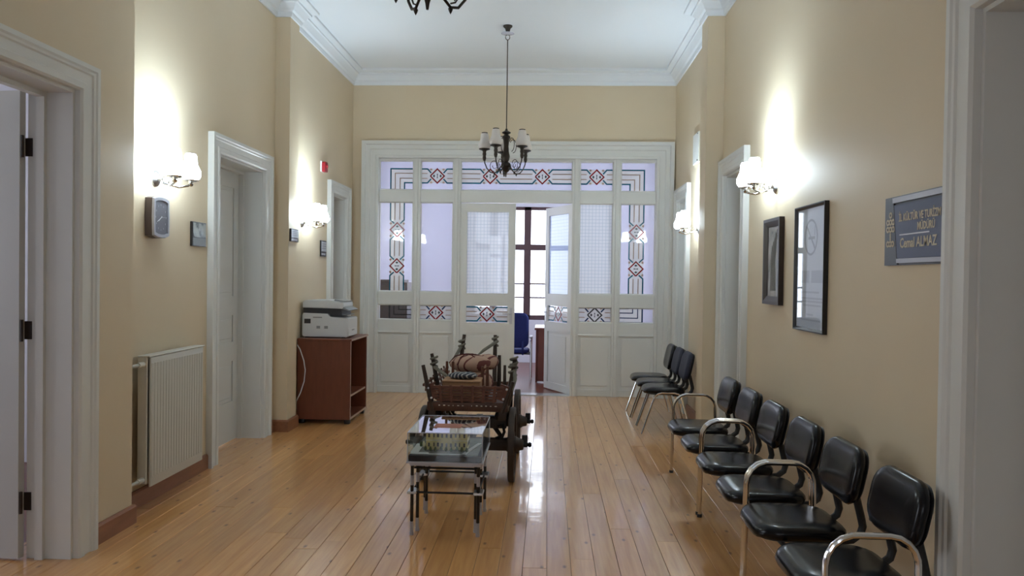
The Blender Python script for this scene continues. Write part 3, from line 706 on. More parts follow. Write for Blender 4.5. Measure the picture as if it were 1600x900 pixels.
def plaque(label, x, nx, yc, zc, wd, ht, content):
    e = thing('door_plaque', label, 'plaque', (x, yc, zc), 0, 'small plaques beside the doors')
    s = nx
    B = lambda nm, m, d0, d1, y0, y1, z0, z1: BOX(nm, m, e, *sorted((s * d0, s * d1)), y0, y1, z0, z1, bev=.0015)
    B('backing', 'frame_black', .001, .018, -wd / 2, wd / 2, -ht / 2, ht / 2)
    if content == 'photo':
        B('photo', 'photo_print', .018, .021, -wd * .42, wd * .47, -ht * .12, ht * .46); B('name_strip', 'printer_grey', .018, .020, -wd * .42, wd * .47, -ht * .46, -ht * .16)
    else:
        B('insert', 'paper', .018, .021, -wd * .44, wd * .47, -ht * .18, ht * .42); B('name_strip', 'paper', .018, .0205, -wd * .44, wd * .3, -ht * .40, -ht * .30)
        for q in range(3): B('text_line', 'print_grey', .021, .0216, -wd * .36, wd * .38, ht * (.26 - .14 * q), ht * (.32 - .14 * q))
    B('clear_cover', 'case_glass', .024, .026, -wd / 2, wd / 2, -ht / 2, ht / 2)
    return e
plaque('dark photo plaque between the clock and the closed left door', XL1, 1, 5.77, 1.905, .235, .19, 'photo')
plaque('small white plaque on the left pilaster', XL0, 1, 7.565, 2.0, .23, .13, 'text')
plaque('upright small plaque by the far left door, beside the sconce', XL2, 1, 8.76, 1.91, .20, .19, 'text')
e = thing('fire_alarm_sounder', 'red alarm sounder high on the far left wall', 'alarm', (XL2, 8.70, 2.87))
BOX('mount', 'paint_white', e, .001, .02, -.06, .06, -.06, .065, bev=.003)
ybox([(q[0], q[1]) for q in rrect(.105, .12, .02, 3)], .02, .06).build('body', 'red_plastic', e)
MB().lathe([(0, .06), (.028, .06), (.022, .075), (0, .078)], (0, 0, .01), 'x', 14).build('lens', 'red_plastic', e)

# ------------------------------------------------------------------ right wall: picture, poster, sign, cover, socket
e = thing('framed_picture', 'brown framed picture below the right sconce', 'picture', (XR1, 5.68, 1.745))
def frame(e, wd, ht, fw, th, m, prof=None):
    prof = prof or [(0, 0.001), (0, th), (-fw * .35, th), (-fw, th * .55), (-fw, 0.001)]
    return MB().sweep([(-wd / 2, -ht / 2), (-wd / 2, ht / 2), (wd / 2, ht / 2), (wd / 2, -ht / 2)], [(-o, h) for o, h in prof], lambda p, h: Vector((-h, p.x, p.y)), side=1, closed=True).build('frame', m, e, smooth=False)
frame(e, .40, .645, .062, .038, 'frame_brown')
BOX('print', 'picture_print', e, -.016, -.003, -.145, .145, -.27, .27)
for q in range(5): MB().tube([(-.0165, .06 - q * .03, -.22), (-.0165, .05 - q * .022, .0), (-.0165, .03 - q * .03, .12 + .03 * q)], .004, 5).build('print_stroke', 'frame_brown', e)
BOX('glass', 'case_glass', e, -.020, -.018, -.145, .145, -.27, .27)
e = thing('no_smoking_poster', 'black framed white no smoking poster on the right wall', 'poster', (XR1, 4.90, 1.685))
frame(e, .55, .82, .022, .030, 'frame_black')
BOX('sheet', 'paper', e, -.012, -.003, -.26, .26, -.395, .395)
circ = lambda r: [(0 + r * math.sin(R(t)), .20 + r * math.cos(R(t))) for t in range(0, 360, 12)]
MB().rings([[Vector((-.0122, *q)) for q in circ(.118)], [Vector((-.0132, *q)) for q in circ(.118)], [Vector((-.0132, *q)) for q in circ(.104)], [Vector((-.0122, *q)) for q in circ(.104)]], cap=False).build('ban_ring', 'print_grey', e)
q45 = Matrix.Translation((0, 0, .20)) @ Matrix.Rotation(R(45), 4, 'X')
BOX('ban_bar', 'print_grey', e, -.0138, -.0124, -.108, .108, -.007, .007, mtx=q45)
BOX('cigarette', 'print_grey', e, -.0130, -.0122, -.07, .045, .186, .204); BOX('smoke', 'print_light', e, -.0130, -.0122, -.075, -.06, .21, .27)
def text(body, m, parent, size, loc, rot, align='LEFT', ext=.0006, name='lettering', sx=1.0):
    c = bpy.data.curves.new(name, 'FONT'); c.body = body; c.size = size; c.align_x = align; c.offset = .0012; c.extrude = ext; c.resolution_u = 2
    t0 = bpy.data.objects.new(name + '_curve', c); COL.objects.link(t0)
    me = bpy.data.meshes.new_from_object(t0.evaluated_get(bpy.context.evaluated_depsgraph_get())); bpy.data.objects.remove(t0); bpy.data.curves.remove(c)
    me.materials.clear(); me.materials.append(MATS[m]); o = bpy.data.objects.new(name, me); COL.objects.link(o); o.parent = parent; o.location = loc; o.rotation_euler = rot; o.scale = (sx, 1, 1)
    return o
RW = (R(90), 0, R(-90))          # lettering on the right wall, read from the hall
for q in range(2):
    BOX('headline', 'print_light', e, -.0130, -.0121, -.235, -.02 if q == 0 else .235, -.095, -.015) if q == 0 else BOX('headline', 'print_light', e, -.0130, -.0121, .02, .235, -.095, -.015)
for z0, a, b in ((-.155, -.16, .20), (-.195, -.22, .22), (-.215, -.22, .22), (-.24, -.2, .2), (-.30, -.06, .06), (-.335, -.19, .15)):
    BOX('text_line', 'print_light', e, -.0130, -.0121, a, b, z0 - .006, z0 + .006)
BOX('glass', 'case_glass', e, -.017, -.015, -.26, .26, -.395, .395)

e = thing('office_sign', 'dark blue and grey name sign with gold lettering at the right', 'sign', (XR1, 3.845, 1.852))
# local y runs to the far end; sign goes from y=0 (far edge) to y=-.60
def rw(poly, x0, x1): return MB().prism(poly, lambda p: Vector((-x0, p[0], p[1])), lambda p: Vector((-x1, p[0], p[1])))
rw([(0, -.168), (0, .168), (-.60, .168), (-.60, -.168)], .001, .012).build('back_board', 'sign_grey', e, smooth=False)
rw([(-.105, .125), (-.60, .125), (-.60, -.135), (-.150, -.135)], .012, .020).build('name_panel', 'sign_navy', e, smooth=False)
rw([(-.100, .160), (-.60, .160), (-.60, .135), (-.104, .135)], .012, .024).build('rail', 'silver_plastic', e, smooth=False)
rw([(-.150, -.137), (-.60, -.137), (-.60, -.158), (-.154, -.158)], .012, .024).build('rail', 'silver_plastic', e, smooth=False)
rw([(-.098, .162), (-.104, .162), (-.156, -.164), (-.150, -.164)], .012, .021).build('divider', 'frame_black', e, smooth=False)
def loz(yc, zc, r):
    rs = lambda rr, xx: [Vector((-xx, yc + rr * math.sin(R(t)), zc + rr * math.cos(R(t)))) for t in range(0, 360, 45)]
    MB().rings([rs(r, .012), rs(r, .014), rs(r * .5, .014), rs(r * .5, .012)], cap=False).build('emblem_ring', 'gold', e, smooth=False)
for yc, zc in [(-.062, .080)] + [(-.062 + dy, zz) for zz in (.045, .010) for dy in (-.028, 0, .028)] + [(-.062 + dy, -.062) for dy in (-.026, 0, .026)]: loz(yc, zc, .0165)
rw([(-.058, -.008), (-.066, -.008), (-.067, -.045), (-.057, -.045)], .012, .014).build('emblem_stem', 'gold', e, smooth=False)
text('İL KÜLTÜR VE TURİZM', 'gold', e, .050, (-.0206, -.165, .042), RW, sx=.74)
text('MÜDÜRÜ', 'gold', e, .050, (-.0206, -.345, -.008), RW, sx=.74)
text('Cemal ALMAZ', 'gold', e, .066, (-.0206, -.18, -.085), RW, sx=.84)
rw([(-.175, -.020), (-.455, -.020), (-.455, -.026), (-.175, -.026)], .020, .0215).build('rule', 'paper', e, smooth=False)

e = thing('junction_box_cover', 'flat cream cover plate high on the far right wall', 'cover plate', (XR2, 8.62, 3.10))
BOX('plate', 'paint_white', e, -.02, -.001, -.15, .15, -.17, .17, bev=.003)
for q in (-1, 1): MB().lathe([(0, -.026), (.009, -.026), (.009, -.019), (0, -.019)], (0, -.12, .15 * q), 'x', 10).build('screw', 'frame_black', e)
e = thing('wall_socket', 'small black socket low on the right wall between chairs', 'socket', (XR1, 3.93, .40))
BOX('plate', 'black_plastic', e, -.012, -.001, -.035, .035, -.045, .045, bev=.003)
MB().lathe([(0, -.013), (.018, -.013), (.02, -.011), (0, -.011)], (0, 0, 0), 'x', 14).build('socket_well', 'frame_black', e)

# ------------------------------------------------------------------ cabinet and printer
e = thing('printer_cabinet', 'reddish brown open shelf cabinet carrying the printer', 'cabinet', (-2.36, 8.21, 0))
X0, X1, Y0, Y1, ZT_ = -.30, .275, -.36, .36, .915
BOX('side_panel', 'mahogany', e, X0, X1, Y0, Y0 + .022, .05, ZT_ - .022, bev=.002); BOX('side_panel', 'mahogany', e, X0, X1, Y1 - .022, Y1, .05, ZT_ - .022, bev=.002)
BOX('top', 'mahogany', e, X0, X1 + .012, Y0 - .01, Y1 + .01, ZT_ - .022, ZT_, bev=.002); BOX('edge_band', 'edge_wood', e, X1 + .012, X1 + .015, Y0 - .01, Y1 + .01, ZT_ - .021, ZT_ - .001)
BOX('bottom', 'mahogany', e, X0, X1, Y0 + .022, Y1 - .022, .05, .075); BOX('edge_band', 'edge_wood', e, X1, X1 + .002, Y0 + .022, Y1 - .022, .052, .073)
BOX('shelf', 'mahogany', e, X0, X1 - .01, Y0 + .022, Y1 - .022, .29, .312); BOX('edge_band', 'edge_wood', e, X1 - .01, X1 - .008, Y0 + .022, Y1 - .022, .291, .311)
BOX('edge_band', 'edge_wood', e, X1, X1 + .002, Y0, Y0 + .022, .05, ZT_ - .023); BOX('back_panel', 'dark_inside', e, X0, X0 + .012, Y0 + .02, Y1 - .02, .07, ZT_ - .03)
for a in (X0 + .04, X1 - .04):
    for b in (Y0 + .05, Y1 - .05): MB().box(a - .03, a + .03, b - .03, b + .03, .0, .05, bev=.008).build('foot', 'frame_black', e)

e = thing('printer', 'white multifunction laser printer on the cabinet', 'printer', (-2.40, 8.16, .915))
def xz(poly, y0, y1): return MB().prism(poly, lambda p: Vector((p[0], y0, p[1])), lambda p: Vector((p[0], y1, p[1])))
body = xz([(-.24, .012), (.245, .012), (.255, .05), (.255, .215), (.24, .222), (.06, .222), (.04, .262), (-.24, .268), (-.25, .25), (-.25, .03)], -.20, .20)
bmesh.ops.bevel(body.bm, geom=body.bm.edges[:], offset=.006, segments=2, affect='EDGES'); body.build('body', 'printer_white', e)
xz([(-.242, .268), (.05, .262), (.055, .235), (.19, .235), (.175, .315), (-.242, .325)], -.185, .185).build('output_well', 'printer_dark', e)
lid = xz([(-.245, .325), (.19, .318), (.205, .345), (.20, .385), (.10, .40), (.04, .41), (-.22, .405), (-.245, .39)], -.20, .20)
bmesh.ops.bevel(lid.bm, geom=lid.bm.edges[:], offset=.005, segments=2, affect='EDGES'); lid.build('scanner_lid', 'printer_white', e)
xz([(.09, .405), (.20, .39), (.21, .40), (.10, .418)], -.17, .17).build('feeder_cover', 'printer_grey', e)
xz([(.17, .318), (.255, .295), (.262, .303), (.20, .335)], -.19, .19).build('control_panel', 'printer_grey', e)
xz([(.09, .24), (.235, .245), (.235, .25), (.09, .262)], -.15, .15).build('output_tray', 'printer_grey', e)
BOX('vent', 'printer_dark', e, -.225, -.155, -.2015, -.199, .155, .205); BOX('slot', 'printer_grey', e, -.13, -.03, -.2015, -.199, .215, .228)
for a in (-.09, -.005): BOX('vent', 'printer_grey', e, a, a + .04, -.2015, -.199, .10, .13)
BOX('paper_drawer', 'printer_white', e, .254, .259, -.18, .18, .02, .10, bev=.002); BOX('drawer_grip', 'printer_grey', e, .259, .2605, -.05, .05, .075, .088)
for a in (-.2, .2):
    for b in (-.16, .16): BOX('foot', 'printer_dark', e, a - .02, a + .02, b - .02, b + .02, 0, .013)
e = MB().tube([(-2.645, 7.80, .85), (-2.62, 7.815, .80), (-2.58, 7.82, .68), (-2.565, 7.825, .58), (-2.575, 7.825, .46), (-2.61, 7.815, .34), (-2.655, 7.80, .24), (-2.66, 7.80, .10)], .006, 8).build('printer_cable', 'printer_white')
tag(e, 'white cable hanging beside the cabinet by the left pilaster', 'cable')

# ------------------------------------------------------------------ waiting chairs
def cushion(wd, dp, th, rad, bend=None, n=5):
    """pillow of rounded-rectangle plan in local x (depth) y (width) z"""
    prof = [(-.030, 0), (-.008, th * .10), (0, th * .40), (-.004, th * .66), (-.016, th * .86), (-.045, th * .97), (-.11, th * 1.03)]
    rs = []
    for o, h in prof:
        ring = rrect(dp + 2 * o, wd + 2 * o, max(rad + o, .012), n)
        rs.append([Vector((p[0], p[1], h)) for p in ring])
    mb = MB(); mb.rings(rs)
    if bend:
        for v in mb.bm.verts: v.co = bend(v.co)
    return mb
def seat_bend(p):
    q = p.copy(); 
    if p.x < -.14: q.z -= 2.2 * (p.x + .14) ** 2
    q.z += -.006 * math.cos(p.y * 6) - .02 * max(0, p.x) * .5
    return q
def back_mtx(zb, lean):
    # pillow (x: depth, y: width, z: thickness) -> upright back; pillow x becomes height
    return lambda p: Vector((zb[0] + p.x * math.sin(R(lean)) - p.z * math.cos(R(lean)) + .02 * (p.y / .22) ** 2 * -1 + 0.0, p.y, zb[1] + p.x * math.cos(R(lean)) + p.z * math.sin(R(lean))))
def seat_unit(e, yc, seat_m, back_m, z0=.40, wd=.45, bh=.275, bz=.675, shell='black_plastic'):
    s = cushion(wd, .435, .064, .125, seat_bend).build('seat', seat_m, e, loc=(-.03, yc, z0 + .004), angle=60)
    ub = MB(); ub.rings([[Vector((p[0], p[1], h)) for p in rrect(.40 + o, .40 + o, .09, 4)] for o, h in ((-.06, -.018), (0, -.006), (0, .006))]); ub.build('seat_shell', 'black_plastic', s, loc=(0, 0, 0))
    b = cushion(wd - .02, bh, .055, .10, back_mtx((.24, bz + .012 - .40 + z0), 12)).build('backrest', back_m, e, loc=(0, yc, 0), angle=60)
    sh = cushion(wd - .05, bh - .03, .018, .085, back_mtx((.258, bz + .012 - .40 + z0), 12)).build('back_shell', shell, b, angle=60)
    for s_ in (-.14, .14):
        pts = [(.05, yc + s_, z0 - .012), (.15, yc + s_, z0 - .012), (.205, yc + s_, z0 - .005), (.243, yc + s_, z0 + .025), (.253, yc + s_, z0 + .06), (.242, yc + s_, z0 + .11), (.222, yc + s_, z0 + .19)]
        r = MB().tube(pts, .018, 10)
        for v in r.bm.verts: pass
        r.build('back_support', shell, e)
def bench(label, x, y):
    """two-seat waiting bench facing -x, chrome loop frames at both ends"""
    e = thing('waiting_bench', label, 'bench', (x, y, 0), 0, 'black two-seat waiting benches along the right wall')
    for yc in (-.29, .29): seat_unit(e, yc, 'black_vinyl', 'black_vinyl')
    for yc in (-.548, .548):
        pts = [(-.185, yc, .0), (-.175, yc, .50)]
        pts += [(-.175 + .115 - .115 * math.cos(R(t)), yc, .535 + .115 * math.sin(R(t))) for t in (0, 20, 40, 60, 80, 90)]
        pts += [(.06, yc, .65)] + [(.06 + .105 * math.sin(R(t)), yc, .545 + .105 * math.cos(R(t))) for t in (20, 40, 60, 80, 90)]
        pts += [(.167, yc, .42), (.185, yc, .0)]
        MB().tube(pts, .0125, 10).build('side_frame', 'chrome', e)
        for xx in (-.185, .185): MB().lathe([(0, 0), (.017, 0), (.017, .02), (0, .022)], (xx, yc, 0), n=10).build('foot', 'black_plastic', e)
    for xx in (-.12, .13): MB().tube([(xx, -.548, .375), (xx, .548, .375)], .0125, 8).build('cross_bar', 'black_plastic', e)
    return e
BX = 1.235
bench('farthest of three black two-seat benches, beside the pilaster', BX, 5.66)
bench('middle black two-seat bench of the row along the right wall', BX, 4.515)
bench('nearest black two-seat bench, cut off at the lower right', BX, 3.385)
def visitor_chair(label, x, y, rz, back_m):
    e = thing('visitor_chair', label, 'chair', (x, y, 0), rz, 'stackable chairs by the glazed screen')
    seat_unit(e, 0, 'black_vinyl', back_m, z0=.415, wd=.42, bz=.66, bh=.30)
    for s_ in (-.20, .20):
        pts = [(-.27, s_ * 1.05, 0), (-.15, s_, .36), (-.135, s_, .395), (-.11, s_, .418), (-.07, s_, .428), (.06, s_, .428), (.10, s_, .418), (.125, s_, .395), (.14, s_, .36), (.235, s_ * 1.05, 0)]
        MB().tube(pts, .011, 8).build('leg_frame', 'chrome', e)
    for xx, zz in ((-.12, .40), (.12, .40)): MB().tube([(xx, -.20, zz), (xx, .20, zz)], .010, 8).build('cross_bar', 'black_plastic', e)
    return e
VX = 1.27
visitor_chair('navy backed chair nearest the camera in the far right trio', VX, 7.94, 0, 'navy_cloth')
visitor_chair('middle navy backed chair of the far right trio', VX - .005, 8.40, R(0), 'navy_cloth')
visitor_chair('black backed chair closest to the glazed screen', VX - .02, 8.86, R(0), 'black_vinyl')

# ------------------------------------------------------------------ table with display case
TX, TY = -.61, 4.80
e = thing('side_table', 'low dark metal side table carrying the glass display case', 'table', (TX, TY, 0))
HX, HY = .205, .25
BOX('table_top', 'silver_plastic', e, -HX - .015, HX + .015, -HY - .015, HY + .015, .432, .452, bev=.003)
for sx in (-1, 1):
    for sy in (-1, 1):
        for dx, dy in ((0, 0), (-sx * .022, -sy * .075)):
            lg = MB().tube([(sx * HX + dx, sy * HY + dy, .012), (sx * HX + dx, sy * HY + dy, .427)], .0105, 8).build('leg', 'black_gloss', e)
            MB().lathe([(.0108, -.035), (.0112, .0), (.0108, .035)], (sx * HX + dx, sy * HY + dy, .05), n=8).build('chrome_sleeve', 'silver_plastic', lg)
            MB().lathe([(.0108, -.03), (.0112, .0), (.0108, .03)], (sx * HX + dx, sy * HY + dy, .34), n=8).build('chrome_sleeve', 'silver_plastic', lg)
            MB().lathe([(0, 0), (.013, 0), (.013, .02), (0, .022)], (sx * HX + dx, sy * HY + dy, 0), n=8).build('foot', 'silver_plastic', lg)
        MB().box(sx * HX - .03, sx * HX + .03, sy * HY - .012 - (0 if sy < 0 else .075), sy * HY + .012 + (.075 if sy < 0 else 0), .255, .272, bev=.004).build('collar', 'steel', e)
for z_, yy in ((.265, -HY), (.265, HY), (.40, -HY + .07), (.40, HY)): MB().tube([(-HX, yy, z_), (HX, yy, z_)], .007, 8).build('rail', 'black_gloss', e)
for sx in (-1, 1): MB().tube([(sx * HX, -HY, .265), (sx * HX, HY, .265)], .007, 8).build('rail', 'black_gloss', e)

e = thing('display_case', 'clear acrylic display case standing on the low table', 'display case', (TX, TY, .452))
W2, D2_, HC = .23, .285, .185
BOX('base', 'silver_plastic', e, -W2 - .006, W2 + .006, -D2_ - .006, D2_ + .006, 0, .012, bev=.002)
BOX('base_board', 'navy_base', e, -W2 + .006, W2 - .006, -D2_ + .006, D2_ - .006, .012, .046)
for nm, a in (('front_pane', (-W2, W2, -D2_, -D2_ + .004, .012, HC)), ('rear_pane', (-W2, W2, D2_ - .004, D2_, .012, HC)), ('side_pane', (-W2, -W2 + .004, -D2_, D2_, .012, HC)), ('side_pane', (W2 - .004, W2, -D2_, D2_, .012, HC)), ('top_pane', (-W2, W2, -D2_, D2_, HC, HC + .004))):
    BOX(nm, 'case_top' if nm == 'top_pane' else 'case_glass', e, *a)
mb = MB()
for sx in (-1, 1):
    for sy in (-1, 1): mb.box(sx * W2 - .0025, sx * W2 + .0025, sy * D2_ - .0025, sy * D2_ + .0025, .012, HC + .004)
    mb.box(sx * W2 - .002, sx * W2 + .002, -D2_, D2_, HC + .002, HC + .006); mb.box(-W2, W2, sx * D2_ - .002, sx * D2_ + .002, HC + .002, HC + .006)
mb.build('edge_joints', 'silver_plastic', e, smooth=False)

e = thing('building_model', 'yellow scale model of a two-storey building inside the case', 'model', (TX - .01, TY - .02, .498))
BOX('ground', 'model_ground', e, -.20, .21, -.24, .26, 0, .004)
for p in ((-.21, -.10, -.23, -.19), (-.10, .14, -.235, -.215), (-.215, -.165, -.19, .05)): BOX('road', 'model_road', e, *p, .004, .006)
MB().prism([(.10, -.235), (.13, -.235), (.205, .10), (.18, .10)], lambda p: Vector((*p, .004)), lambda p: Vector((*p, .006))).build('road', 'model_road', e, smooth=False)
bw, by0, by1, bh = .125, -.10, .03, .118
BOX('body', 'model_yellow', e, -bw, bw, by0, by1, .004, bh); BOX('centre_bay', 'model_yellow', e, -.035, .035, by0 - .014, by0, .004, bh)
BOX('wing', 'model_yellow', e, -bw - .006, -bw + .04, by0 - .008, by1, .004, bh); BOX('wing', 'model_yellow', e, bw - .04, bw + .006, by0 - .008, by1, .004, bh)
BOX('cornice', 'model_cream', e, -bw - .012, bw + .012, by0 - .02, by1 + .008, bh, bh + .008); BOX('string_course', 'model_cream', e, -bw - .008, bw + .008, by0 - .012, by1, .062, .066)
MB().prism([(-bw, bh + .008), (bw, bh + .008), (bw - .04, bh + .026), (-bw + .04, bh + .026)], lambda p: Vector((p[0], by0, p[1])), lambda p: Vector((p[0], by1, p[1]))).build('roof', 'model_roof', e, smooth=False)
for r_ in (.022, .080):
    for q in range(9):
        xx = -.112 + q * .028; fy = by0 - (.0145 if abs(xx) < .034 else (.0085 if abs(xx) > bw - .04 else .0005))
        BOX('window', 'model_dark', e, xx - .0058, xx + .0058, fy - .001, fy + .002, r_ + .002, r_ + .026)
for q in range(4):
    for r_ in (.022, .080): BOX('window', 'model_dark', e, bw + .0055, bw + .0075, by0 + .012 + q * .03, by0 + .024 + q * .03, r_, r_ + .025)
for q in range(9):
    xx = -.13 + q * .033; MB().lathe([(0, 0), (.006, .002), (.010, .012), (.006, .026), (0, .032)], (xx, by0 - .035 - .012 * (q % 3), .004), n=7).build('tree', 'model_green', e)
for xx in (-.175, -.158): MB().lathe([(0, 0), (.008, 0), (.010, .02), (.004, .035), (0, .04)], (xx, -.03, .004), n=7).build('tree', 'model_green' if xx < -.17 else 'model_cream', e)

# ------------------------------------------------------------------ wooden cart
CXc, CY0 = -.60, 5.82
cart = thing('wooden_cart', 'old carved wooden ox cart behind the display case', 'cart', (CXc, CY0, 0))
WR = .29
def wheel(x, y, s):
    rim = MB().lathe([(WR - .05, -.022), (WR - .006, -.024), (WR, -.018), (WR, .018), (WR - .006, .024), (WR - .05, .022), (WR - .05, -.022)], (x, y, WR), 'x', 32).build('wheel', 'wood_cart_dark', cart)
    MB().lathe([(.03, -.09), (.045, -.085), (.05, -.05), (.065, -.03), (.065, .03), (.05, .05), (.042, .085), (.028, .09), (.0, .09)], (x, y, WR), 'x', 16).build('hub', 'wood_cart_dark', rim)
    for k in range(10):
        a = 2 * PI * k / 10 + .2
        MB().tube([(x, y + .055 * math.cos(a), WR + .055 * math.sin(a)), (x, y + (WR - .045) * math.cos(a), WR + (WR - .045) * math.sin(a))], [.016, .012], 6).build('spoke', 'wood_cart', rim)
    MB().lathe([(0, .0), (.02, 0), (.022, .03), (.012, .04), (.022, .05), (.014, .066), (0, .068)], (x + (.085 if s > 0 else -.085), y, WR), 'x', 12).build('axle_end', 'iron', rim, ) if s > 0 else MB().lathe([(0, -.068), (.014, -.066), (.022, -.05), (.012, -.04), (.022, -.03), (.02, 0), (0, 0)], (x - .085, y, WR), 'x', 12).build('axle_end', 'iron', rim)
    MB().box(x + s * .075, x + s * .12, y - .012, y + .012, WR + .02, WR + .075, bev=.004).build('linch_pin', 'iron', rim)
for yy in (0.0, .95):
    wheel(.345, yy, 1); wheel(-.345, yy, -1)
    MB().box(-.33, .33, yy - .04, yy + .04, WR - .045, WR + .045, bev=.008).build('axle_beam', 'wood_cart_dark', cart)
    MB().box(-.30, .30, yy - .045, yy + .045, .42, .50, bev=.008).build('bolster', 'wood_cart_dark', cart)
    for s in (-1, 1):
        MB().tube([(s * .22, yy, WR + .04), (s * .25, yy, .36), (s * .20, yy, .43)], .018, 8).build('stay', 'iron', cart)
        MB().tube([(s * .26, yy - .05, .34), (s * .285, yy - .06, .40), (s * .27, yy - .06, .455), (s * .235, yy - .05, .44)], .012, 7).build('hook', 'iron', cart)
        MB().lathe([(0, -.03), (.02, -.028), (.03, 0), (.02, .028), (0, .03)], (s * .235, yy - .05, .52), n=10).build('knob', 'iron', cart)
MB().box(-.03, .03, -.05, 1.0, WR - .02, WR + .05, bev=.006).build('reach_pole', 'wood_cart_dark', cart)
MB().box(-.31, .31, -.14, -.09, .565, .635, bev=.006).build('front_beam', 'wood_cart', cart)
for i in range(13):     # pale carved marks along the beam
    if i in (6,): continue
    BOX('carved_mark', 'letter_white', cart, -.22 + i * .036, -.22 + i * .036 + rnd.uniform(.006, .018), -.1425, -.139, .606, .606 + rnd.uniform(.005, .010))
MB().box(-.31, .31, 1.02, 1.07, .565, .635, bev=.006).build('rear_beam', 'wood_cart', cart)
for s in (-1, 1): MB().box(s * .27 - .03, s * .27 + .03, -.14, 1.07, .50, .57, bev=.006).build('side_beam', 'wood_cart_dark', cart)
for i in range(7): MB().box(-.27 + i * .078, -.27 + i * .078 + .072, -.12, 1.05, .575, .593, bev=.002).build('bed_board', 'wood_cart', cart)
# front lattice
FY = -.13
def slat(name, a, b, wd, th, m='wood_cart_red', parent=cart):
    a, b = Vector(a), Vector(b); L = (b - a).length; q = (b - a).to_track_quat('X', 'Z').to_matrix().to_4x4()
    return BOX(name, m, parent, 0, L, -th / 2, th / 2, -wd / 2, wd / 2, bev=.002, mtx=Matrix.Translation(a) @ q)
for k in range(5): slat('front_slat', (-.235 - .012 * k, FY, .652 + k * .024), (.225 + .014 * k, FY, .652 + k * .024), .013 if 0 < k < 4 else .022, .018)
for k in range(6): slat('front_upright', (-.20 + k * .08, FY - .004, .635), (-.20 + k * .08 + (k - 2.5) * .006, FY - .004, .765), .022, .016)
slat('front_board', (-.26, FY + .008, .655), (-.30, FY + .008, .77), .07, .02); slat('front_board', (.25, FY + .008, .655), (.29, FY + .008, .77), .07, .02)
for s in (-1, 1):
    for zz in (.665, .74): MB().lathe([(0, -.012), (.009, -.010), (.009, 0), (0, 0)], (s * (.275 + (zz - .66) * .35), FY - .006, zz), 'y', 8).build('stud', 'steel', cart)
    # side lattices flare outwards
    for k in range(4): slat('side_slat', (s * (.29 + .018 * k), -.11, .65 + k * .036), (s * (.27 + .012 * k), 1.03, .65 + k * .036), .02, .014)
    for k in range(7): slat('side_upright', (s * .285, .02 + k * .155, .60), (s * .335, .02 + k * .155, .78), .014, .018, 'wood_cart')
# stakes
def stake(p, q, r=.018, m='wood_cart_dark'): return MB().tube([p, [(a + b) / 2 for a, b in zip(p, q)], q], [r, r, r * .8], 8).build('stake', m, cart)
def tie(p, r=.03, strand=None):
    o = MB().tube([(p[0] + r * math.cos(R(t)), p[1] + r * math.sin(R(t)), p[2] + .00012 * t) for t in range(0, 760, 40)], .010, 6)
    if strand: o.tube(strand, [.016] * (len(strand) - 1) + [.006], 6)
    return o.build('cloth_tie', 'rope_grey', cart)
stake((-.265, -.13, .56), (-.345, -.13, .915)); stake((.27, -.13, .56), (.35, -.13, .80))
stake((-.27, .30, .58), (-.345, .30, .96)); tie((-.325, .30, .85), .026, [(-.32, .29, .85), (-.22, .20, .80), (-.14, .12, .77)])
stake((.30, .10, .58), (.355, .10, .95), .022); tie((.335, .10, .82), .03); tie((.345, .10, .88), .028, [(.35, .09, .86), (.36, .02, .80), (.345, -.05, .72)])
stake((-.215, 1.05, .60), (-.165, 1.10, 1.06), .02); tie((-.185, 1.08, .93), .028, [(-.19, 1.07, .95), (-.235, 1.0, .86), (-.23, .95, .80)])
stake((.125, 1.05, .60), (.125, 1.10, 1.06), .02); tie((.125, 1.08, .96), .026, [(.14, 1.07, 1.0), (.03, .95, .93), (-.03, .85, .88)])
stake((.20, .55, .58), (.20, .55, .93)); stake((.255, .42, .58), (.255, .42, .86), .014)
for xx in (-.215, -.165): stake((xx, .28, .59), (xx, .28, .90), .013, 'wood_cart_red')
for xx in (.085, .125): stake((xx, .22, .59), (xx, .22, .87), .014, 'wood_cart_red')
# load on the cart
e = thing('wooden_box', 'tan box in the front of the wooden cart', 'box', (CXc - .055, CY0 + .03, .593))
BOX('body', 'box_tan', e, -.145, .145, -.11, .11, 0, .185, bev=.004); BOX('lid', 'box_tan', e, -.15, .15, -.115, .115, .185, .2, bev=.004)
def blob(name, m, parent, sx, sy, sz, seed, loc, amp=.12, n=18):
    mb = MB(); rs = []; rr = random.Random(seed); ph = [rr.uniform(0, 6.28) for _ in range(6)]
    for i in range(1, 10):
        t = PI * i / 10; ring = []
        for k in range(n):
            a = 2 * PI * k / n
            q = 1 + amp * (math.sin(3 * a + ph[0] + 2 * t) + .6 * math.sin(5 * a + ph[1] - 3 * t) + .5 * math.sin(2 * a + 4 * t + ph[2])) * .6
            ring.append(Vector((sx * q * math.sin(t) ** .7 * math.cos(a), sy * q * math.sin(t) ** .7 * math.sin(a), sz * (1 - math.cos(t)) * (1 + .25 * amp * math.sin(4 * a + ph[3])))))
        rs.append(ring)
    mb.rings(rs); return mb.build(name, m, parent, loc=loc, angle=70)
e = thing('striped_rug', 'folded navy and white striped cloth on top of the tan box', 'cloth', (CXc - .05, CY0 + .05, .793))
blob('cloth', 'rug_navy', e, .115, .09, .025, 3, (0, 0, 0))
e = thing('cloth_saddle_bag', 'pinkish cloth bundle with maroon stripes piled on the cart', 'bundle', (CXc - .01, CY0 + .42, .593))
blob('lower_bundle', 'sack_pink', e, .19, .17, .115, 5, (-.02, 0, 0), .06)
u_ = blob('upper_bundle', 'sack_pink', e, .175, .14, .075, 9, (-.02, .0, .20), .08); blob('side_bundle', 'sack_pink', e, .10, .10, .065, 11, (.11, .06, .22), .08)
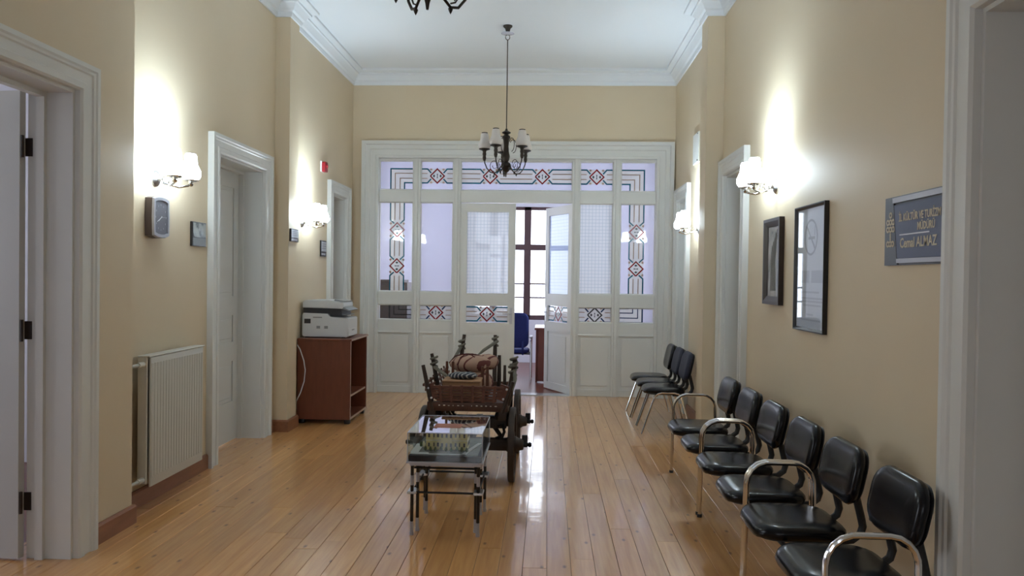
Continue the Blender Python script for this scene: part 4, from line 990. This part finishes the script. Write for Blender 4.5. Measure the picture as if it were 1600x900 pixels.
for a in (0, 60, 120): 
    MB().tube([Vector((-.02 + .165 * math.cos(R(a)) * t, .14 * math.sin(R(a)) * t - 0, .156 - .03 * t * t - .05 * t ** 6)) for t in (-1, -.7, -.35, 0, .35, .7, 1)], .006, 5).build('maroon_cord', 'maroon', u_)

# ------------------------------------------------------------------ office furniture
e = thing('office_desk', 'reddish brown desk seen through the open double door', 'desk', (.50, 11.75, 0))
BOX('top', 'desk_wood', e, -.68, .75, -.42, .42, .80, .835, bev=.004); BOX('front_panel', 'desk_wood', e, -.64, .70, -.40, -.375, .02, .80)
BOX('side_panel', 'desk_wood', e, -.66, -.63, -.40, .38, 0, .80); BOX('side_panel', 'desk_wood', e, .68, .71, -.38, .38, 0, .80)
e = thing('office_chair', 'blue upholstered armchair in the office beyond the door', 'chair', (-.50, 11.62, 0), R(-90))
seat_unit(e, 0, 'blue_cloth', 'blue_cloth', z0=.43, wd=.48, bh=.56, bz=.74, shell='blue_cloth')
for s_ in (-.265, .265):
    MB().tube([(-.22, s_, 0), (-.21, s_, .60), (-.17, s_, .655), (.15, s_, .66), (.20, s_, .62), (.24, s_, 0)], .014, 8).build('side_frame', 'chrome', e)
    BOX('arm_pad', 'paper', e, -.16, .17, s_ - .025, s_ + .025, .665, .69, bev=.006)
BOX('cross_bar', 'black_plastic', e, -.14, -.11, -.265, .265, .41, .43); BOX('cross_bar', 'black_plastic', e, .11, .14, -.265, .265, .41, .43)
e = thing('office_cupboard', 'brown wooden cupboard seen through the left glass pane', 'cupboard', (-2.45, 11.1, 0))
BOX('body', 'brown_cabinet', e, -.5, .40, -.25, .25, .05, 1.50, bev=.004); BOX('top', 'brown_cabinet', e, -.53, .32, -.28, .28, 1.50, 1.54, bev=.004); BOX('plinth', 'dark_inside', e, -.48, .38, -.22, .23, 0, .05)
for s_ in (-.27, .17): 
    d_ = BOX('door_panel', 'brown_cabinet', e, s_ - .20, s_ + .20, -.268, -.25, .10, 1.45, bev=.004); MB().lathe([(0, -.03), (.012, -.026), (.008, 0), (0, 0)], (s_ + .15, -.268, .8), 'y', 10).build('knob', 'steel', d_)
